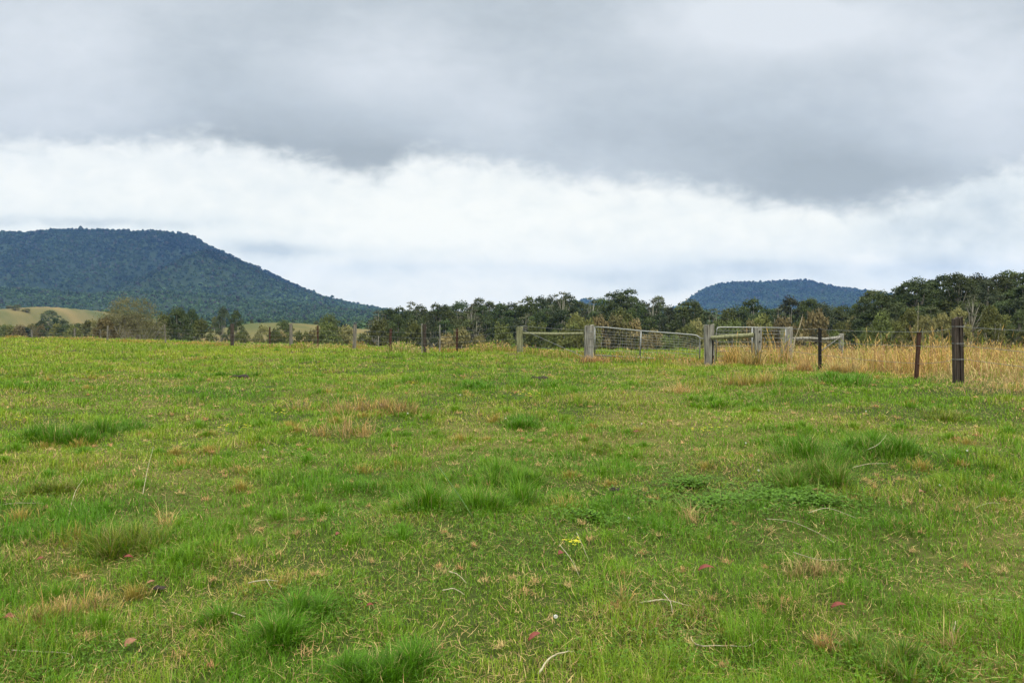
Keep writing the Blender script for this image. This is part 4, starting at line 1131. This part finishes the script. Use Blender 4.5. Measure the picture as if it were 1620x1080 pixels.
for i, (kd, px, top, w) in enumerate(US):
    d = random.uniform(118, 150)
    tone = {'gum': 'dark tree', 'bush': 'green shrub', 'olive': 'olive shrub'}[kd]
    tree(kd, px, top, d, w, '%s, %s in the understorey row, %s' % (tone, ORD[i], near_what(px).replace('middle wood ', '').replace('above', 'behind').replace('the left half of ', 'left ').replace('the right half of ', 'right ').replace(' of the middle wood', ' of wood').replace('left the wide', 'left half of').replace('right the wide', 'right half of')), 'understorey before the middle wood')
# right wood, nearer and higher
RK = [(1362, 474, 22), (1380, 461, 36), (1396, 463, 26), (1410, 466, 20), (1421, 455, 26), (1438, 448, 30), (1452, 442, 30), (1470, 446, 30), (1491, 437, 36), (1511, 434, 34), (1528, 440, 28), (1543, 436, 34), (1560, 443, 26), (1576, 437, 28), (1592, 430, 32), (1610, 433, 32), (1630, 430, 34), (1655, 436, 34), (1685, 440, 36)]
for i, (px, top, w) in enumerate(RK):
    tree('gum', px, top, 120 + 12 * math.sin(i * 1.9), w * 2.0, 'tall dark green eucalypt, %s along the skyline of the right wood' % ORD[i], 'skyline trees of the right wood')
k = 0
for d, rise in ((112, 22), (104, 44)):
    px = 1366
    while px < 1700:
        sky = np.interp(px, [s[0] for s in RK], [s[1] for s in RK])
        tree('gum', px, sky + rise + random.uniform(-4, 6), d + random.uniform(-4, 4), 62, 'dark green eucalypt inside the body of the right wood', 'trees inside the right wood'); px += random.uniform(19, 27); k += 1
RU = [('bush', 1396, 496, 44), ('bush', 1418, 510, 30), ('bush', 1440, 489, 40), ('bush', 1376, 520, 34), ('olive', 1463, 500, 40), ('olive', 1490, 497, 40), ('sparse', 1537, 466, 46), ('olive', 1515, 488, 36), ('bush', 1568, 486, 40), ('bush', 1590, 500, 44), ('gum', 1612, 492, 30), ('bush', 1635, 500, 44), ('bush', 1550, 528, 26), ('bush', 1400, 530, 40), ('olive', 1430, 528, 40), ('bush', 1475, 530, 40), ('olive', 1580, 528, 34), ('bush', 1610, 530, 34), ('bush', 1660, 505, 44)]
for i, (kd, px, top, w) in enumerate(RU):
    d = random.uniform(84, 98)
    nm = {'bush': 'green rounded shrub', 'olive': 'olive grey shrub', 'sparse': 'pale trunked thin gum tree', 'gum': 'small dark tree'}[kd]
    tree(kd, px, top, d, w, '%s, %s from the left at the foot of the right wood' % (nm, ORD[i]), 'trees at the foot of the right wood')

# ------------------------------------------------------------------ forest on the mountains
def build_forest(name, label, specs, seed):
    g = np.random.default_rng(seed)
    Ps, S = [], []
    for (pxa, pxb, ya, yb, n, hmin) in specs:
        y = ya + (yb - ya) * g.random(n); k = px2k(pxa + (pxb - pxa) * g.random(n)); x = k * y
        z = terrain(x, y)
        ok = z > hmin
        Ps.append(np.stack([x, y, z], -1)[ok]); S.append((y * .0020)[ok].clip(2.6, 9))
    P = np.vstack(Ps); S = np.concatenate(S) * (.5 + .8 * g.random(len(P))) * np.where(g.random(len(P)) < .05, 1.25, 1)
    nq = 20; n = len(P)
    d = g.normal(size=(n, nq, 3)); d /= np.linalg.norm(d, axis=2)[..., None]
    d[..., 2] = np.abs(d[..., 2]) * np.sign(g.random((n, nq)) - .12)
    Cn = P[:, None, :] + d * S[:, None, None] * np.array((.9, .9, .9)) * (.6 + .4 * g.random((n, nq, 1))) + np.array((0, 0, 1.0)) * S[:, None, None] * (.3 + 1.3 * g.random(n))[:, None, None]
    nr = d + g.normal(size=d.shape) * .35; nr /= np.linalg.norm(nr, axis=2)[..., None]
    t = np.cross(nr, g.normal(size=d.shape)); t /= np.linalg.norm(t, axis=2)[..., None]; b = np.cross(nr, t)
    s = S[:, None, None] * .42 * (.6 + .8 * g.random((n, nq, 1)))
    V = np.stack([Cn - t * s, Cn - b * s, Cn + t * s, Cn + b * s], 2).reshape(-1, 3)
    patch = fbm(P[:, 0], P[:, 1], 330, 4, 5.); tone = g.random(n)
    green = np.array((.044, .074, .032)); dark = np.array((.011, .021, .016)); brown = np.array((.052, .050, .040))
    streak = fbm(P[:, 0] + P[:, 1] * .25, P[:, 1] * .25, 70, 3, 25.); near = sstep(2600, 2200, P[:, 1]) * (P[:, 0] < 0)
    w = (sstep(.36, .66, patch) * .50 + sstep(.38, .62, streak) * .38 + tone * .12 - .08 + near * .40 * sstep(260, 60, P[:, 2])).clip(0, 1.4)[:, None]
    low = sstep(110, 20, P[:, 2])[:, None]
    c = dark * (1 - w) + green * w; c = c * (1 - low * .6) + (green * 1.7) * low * .6
    br = g.random(n) < .12; c[br] = brown
    col = np.repeat(c * (.55 + .9 * g.random((n, 1))), nq * 4, axis=0)
    Q = np.arange(len(V)).reshape(-1, 4)
    tag(link(name, np_mesh(name, V, [Q], col), M['far']), label, 'forest', kind='stuff')
build_forest('forest', 'dense blue green eucalypt forest covering the big mountain at left', [
    (-260, 640, 1150, 1700, 7000, -30), (-260, 700, 1650, 2350, 14000, -30), (-260, 700, 2300, 3150, 21000, 0)], 1)
build_forest('forest', 'hazy blue forest covering the distant mountain at right', [(980, 1800, 3150, 4250, 13000, -10), (800, 1040, 4500, 5000, 900, 0)], 2)
build_forest('forest', 'low wooded foothills seen in the gaps behind the middle wood', [(-200, 300, 760, 1150, 1500, -40), (560, 1900, 420, 900, 2600, -30), (300, 620, 480, 1150, 1500, -30)], 3)

# ------------------------------------------------------------------ haze, and the cloud that touches the summit
def volume_mat(name, dens, col, noise=None, aniso=.0):
    m, N, Lk = new_mat(name)
    v = N.new('ShaderNodeVolumePrincipled'); v.inputs['Color'].default_value = (*col, 1); v.inputs['Density'].default_value = dens
    v.inputs['Anisotropy'].default_value = aniso
    o = N.new('ShaderNodeOutputMaterial'); Lk.new(v.outputs[0], o.inputs['Volume'])
    return m
m = MB(); m.box((0, 0, 150), (11600, 11600, 430)); hz = m.build('haze', volume_mat('valley haze', 7e-5, (.22, .45, 1.0)))
tag(hz, 'faint blue haze filling the valley', 'haze', kind='stuff')

# ------------------------------------------------------------------ sky
def srgb(r, g, b):
    f = lambda c: (c / 12.92 if c <= .04045 else ((c + .055) / 1.055) ** 2.4)
    return tuple(f(v / 255) / 2 ** EXPO for v in (r, g, b))
SUN_EL, SUN_ROT = R(52), R(150)
w = bpy.data.worlds.new('World'); sc.world = w; w.use_nodes = True
N = w.node_tree.nodes; Lk = w.node_tree.links; N.clear()
def mth(op, a, b=None, c=None):
    n = N.new('ShaderNodeMath'); n.operation = op
    for i, v in enumerate((a, b, c)):
        if v is None: continue
        if hasattr(v, 'node'): Lk.new(v, n.inputs[i])
        else: n.inputs[i].default_value = v
    return n.outputs[0]
def mixc(f, a, b):
    n = N.new('ShaderNodeMix'); n.data_type = 'RGBA'
    for i, v in ((0, f), (6, a), (7, b)):
        if hasattr(v, 'node'): Lk.new(v, n.inputs[i])
        elif i == 0: n.inputs[0].default_value = v
        else: n.inputs[i].default_value = (*v, 1)
    return n.outputs[2]
def mrange(x, a, b, c=0., d=1., smooth=True):
    n = N.new('ShaderNodeMapRange'); n.interpolation_type = 'SMOOTHERSTEP' if smooth else 'LINEAR'
    Lk.new(x, n.inputs[0])
    for i, v in enumerate((a, b, c, d)):
        if hasattr(v, 'node'): Lk.new(v, n.inputs[i + 1])
        else: n.inputs[i + 1].default_value = v
    return n.outputs[0]
tc = N.new('ShaderNodeTexCoord'); sx = N.new('ShaderNodeSeparateXYZ'); Lk.new(tc.outputs['Generated'], sx.inputs[0])
ay = mth('MAXIMUM', mth('ABSOLUTE', sx.outputs[1]), .02)
K0 = mth('DIVIDE', sx.outputs[0], ay); T0 = mth('DIVIDE', sx.outputs[2], ay)
PX0 = mth('MULTIPLY_ADD', K0, F, CX); PY0 = mth('MULTIPLY_ADD', T0, -F, HZ)
def nz(sxx, syy, detail, rough, off, dist=0.):
    cb = N.new('ShaderNodeCombineXYZ'); Lk.new(mth('DIVIDE', PX0, sxx), cb.inputs[0]); Lk.new(mth('DIVIDE', PY0, syy), cb.inputs[1]); cb.inputs[2].default_value = off
    n = N.new('ShaderNodeTexNoise'); n.inputs['Scale'].default_value = 1; n.inputs['Detail'].default_value = detail; n.inputs['Roughness'].default_value = rough; n.inputs['Distortion'].default_value = dist
    Lk.new(cb.outputs[0], n.inputs['Vector']); return mth('SUBTRACT', n.outputs[0], .5)
n_big = nz(320, 130, 4, .5, 1.3); n_med = nz(110, 55, 5, .55, 7.1, .4); n_fine = nz(42, 26, 4, .55, 3.9, .3); n_w = nz(90, 60, 3, .5, 12.)
PX = mth('ADD', PX0, mth('MULTIPLY', n_w, 60.)); PY = mth('ADD', PY0, mth('MULTIPLY', n_med, 34.))
# lower edge of the dark cloud deck
bp = [(-400, 235), (0, 234), (180, 238), (330, 232), (400, 244), (480, 266), (560, 283), (610, 280), (650, 256), (720, 260), (800, 272), (860, 284), (930, 296), (1000, 303), (1080, 303), (1160, 320), (1250, 337), (1340, 347), (1410, 339), (1490, 318), (1560, 285), (1620, 272), (2000, 262)]
cr = N.new('ShaderNodeValToRGB'); el = cr.color_ramp.elements
for i, (a, b) in enumerate(bp):
    q = el[i] if i < 2 else el.new((a + 400) / 2400)
    q.position = (a + 400) / 2400; q.color = (b / 500,) * 3 + (1,)
Lk.new(mth('DIVIDE', mth('ADD', PX, 400.), 2400.), cr.inputs[0])
edge = mth('MULTIPLY', cr.outputs[0], 500.)
dd = mth('SUBTRACT', mth('ADD', PY, mth('MULTIPLY', n_fine, 52.)), edge)           # >0 below the deck
deck = mrange(dd, -40., 20., 1., 0.)
def gauss(cx, cy, sx_, sy_):
    a = mth('DIVIDE', mth('SUBTRACT', PX, cx), sx_); b = mth('DIVIDE', mth('SUBTRACT', PY, cy), sy_)
    return mth('EXPONENT', mth('MULTIPLY', mth('ADD', mth('MULTIPLY', a, a), mth('MULTIPLY', b, b)), -1.))
def total(items):
    s = None
    for cx, cy, a, b, amp in items:
        g_ = mth('MULTIPLY', gauss(cx, cy, a, b), amp); s = g_ if s is None else mth('ADD', s, g_)
    return s
# deck: tone 0 dark grey .. 1 light
tone = total([(60, 70, 190, 110, .50), (620, 110, 200, 70, .42), (1235, 30, 170, 60, .85), (1560, 150, 140, 130, .45), (120, 190, 160, 30, .22), (1000, 40, 120, 40, .1), (790, 190, 90, 60, .18), (930, 260, 60, 30, .15),
              (380, 215, 190, 60, -.28), (600, 250, 120, 42, -.42), (1330, 290, 190, 55, -.48), (1100, 230, 200, 50, -.20), (820, 60, 120, 60, -.12), (1560, 270, 120, 30, -.15), (330, 120, 80, 50, -.15)])
tone = mth('ADD', mth('ADD', mth('ADD', tone, .44), mth('MULTIPLY', n_big, .45)), mth('ADD', mth('MULTIPLY', n_med, .34), mth('MULTIPLY', n_fine, .20)))
tone = mth('MINIMUM', mth('MAXIMUM', tone, 0.), 1.)
r_ = N.new('ShaderNodeValToRGB'); e = r_.color_ramp.elements
e[0].position = 0; e[0].color = (*srgb(170, 179, 186), 1); e[1].position = 1; e[1].color = (*srgb(226, 232, 240), 1)
q = e.new(.4); q.color = (*srgb(193, 202, 211), 1)
Lk.new(tone, r_.inputs[0]); up_c = r_.outputs[0]
# bright band below: 0 blue grey .. 1 white
t2 = total([(430, 397, 60, 14, -.62), (360, 386, 60, 14, -.3), (120, 352, 220, 12, -.55), (1180, 425, 150, 20, -.55), (1490, 425, 90, 22, -.6), (1500, 365, 140, 34, -.55), (1560, 310, 100, 34, -.45), (960, 435, 120, 12, -.35), (1060, 455, 70, 14, -.5),
            (600, 425, 60, 16, -.30), (560, 398, 150, 10, -.18), (720, 420, 140, 10, -.15), (1000, 340, 80, 25, -.12), (40, 300, 100, 20, .1), (660, 350, 120, 60, .2), (950, 330, 80, 40, .2), (880, 405, 60, 12, .2), (1370, 410, 40, 10, .4), (1570, 415, 30, 10, .3)])
t2 = mth('ADD', mth('ADD', mth('MULTIPLY', t2, 1.2), .83), mth('ADD', mth('MULTIPLY', n_big, .3), mth('ADD', mth('MULTIPLY', n_med, .65), mth('MULTIPLY', n_fine, .65))))
t2 = mth('MINIMUM', mth('MAXIMUM', t2, 0.), 1.)
r2 = N.new('ShaderNodeValToRGB'); e = r2.color_ramp.elements
e[0].position = 0; e[0].color = (*srgb(200, 211, 221), 1); e[1].position = 1; e[1].color = (*srgb(248, 251, 251), 1)
q = e.new(.55); q.color = (*srgb(232, 239, 243), 1)
Lk.new(t2, r2.inputs[0])
cloud = mixc(deck, r2.outputs[0], up_c)
# the cover is brighter overhead, as overcast skies are
up = mrange(sx.outputs[2], .42, .95, 1., 5.5)
vs = N.new('ShaderNodeVectorMath'); vs.operation = 'SCALE'; Lk.new(cloud, vs.inputs[0]); Lk.new(up, vs.inputs['Scale'])
sky = N.new('ShaderNodeTexSky'); sky.sky_type = 'NISHITA'; sky.sun_disc = False; sky.sun_elevation = SUN_EL; sky.sun_rotation = SUN_ROT
bg1 = N.new('ShaderNodeBackground'); bg1.inputs[1].default_value = .08; Lk.new(sky.outputs[0], bg1.inputs[0])
bg2 = N.new('ShaderNodeBackground'); bg2.inputs[1].default_value = 1.0; Lk.new(vs.outputs[0], bg2.inputs[0])
warm = mixc(mrange(sx.outputs[2], .45, .9), (1, 1, 1), (1.10, 1.0, .80))
wv = N.new('ShaderNodeVectorMath'); wv.operation = 'MULTIPLY'; Lk.new(vs.outputs[0], wv.inputs[0]); Lk.new(warm, wv.inputs[1]); vs = wv
bg2.inputs[0].default_value = (1, 1, 1, 1)
gn = N.new('ShaderNodeVectorMath'); gn.operation = 'MULTIPLY'; Lk.new(mixc(mrange(T0, 0., .30), (1.26, 1.20, 1.045), (1.05, 1.045, 1.01)), gn.inputs[1]); Lk.new(vs.outputs[0], gn.inputs[0]); Lk.new(gn.outputs[0], bg2.inputs[0])
ms = N.new('ShaderNodeMixShader'); ms.inputs[0].default_value = .97; Lk.new(bg1.outputs[0], ms.inputs[1]); Lk.new(bg2.outputs[0], ms.inputs[2])
ow = N.new('ShaderNodeOutputWorld'); Lk.new(ms.outputs[0], ow.inputs[0])
w.cycles.sampling_method = 'MANUAL'; w.cycles.sample_map_resolution = 512

sun = bpy.data.lights.new('sun', 'SUN'); sun.energy = 1.5; sun.angle = R(18); sun.color = (1, .93, .80)
so = bpy.data.objects.new('sun', sun); C.objects.link(so)
dirv = Vector((math.sin(SUN_ROT) * math.cos(SUN_EL), math.cos(SUN_ROT) * math.cos(SUN_EL), math.sin(SUN_EL)))
so.rotation_euler = dirv.to_track_quat('Z', 'Y').to_euler(); so.location = (0, -20, 60)

# ------------------------------------------------------------------ camera and render
cam = bpy.data.cameras.new('camera'); co = bpy.data.objects.new('camera', cam); C.objects.link(co)
co.location = (0, 0, CAMZ); co.rotation_euler = (R(90), 0, 0)
cam.sensor_width = 36; cam.lens = 36 * F / 1620; cam.shift_y = -(540 - HZ) / 1620
cam.clip_start = .05; cam.clip_end = 40000
sc.camera = co
sc.view_settings.view_transform = 'Standard'; sc.view_settings.look = 'None'; sc.view_settings.gamma = 1; sc.view_settings.exposure = EXPO
sc.render.engine = 'CYCLES'
cy = sc.cycles
cy.max_bounces = 5; cy.diffuse_bounces = 3; cy.transmission_bounces = 3; cy.glossy_bounces = 2; cy.volume_bounces = 1; cy.transparent_max_bounces = 4
cy.use_denoising = True
cy.caustics_reflective = False; cy.caustics_refractive = False
cy.sample_clamp_indirect = 4
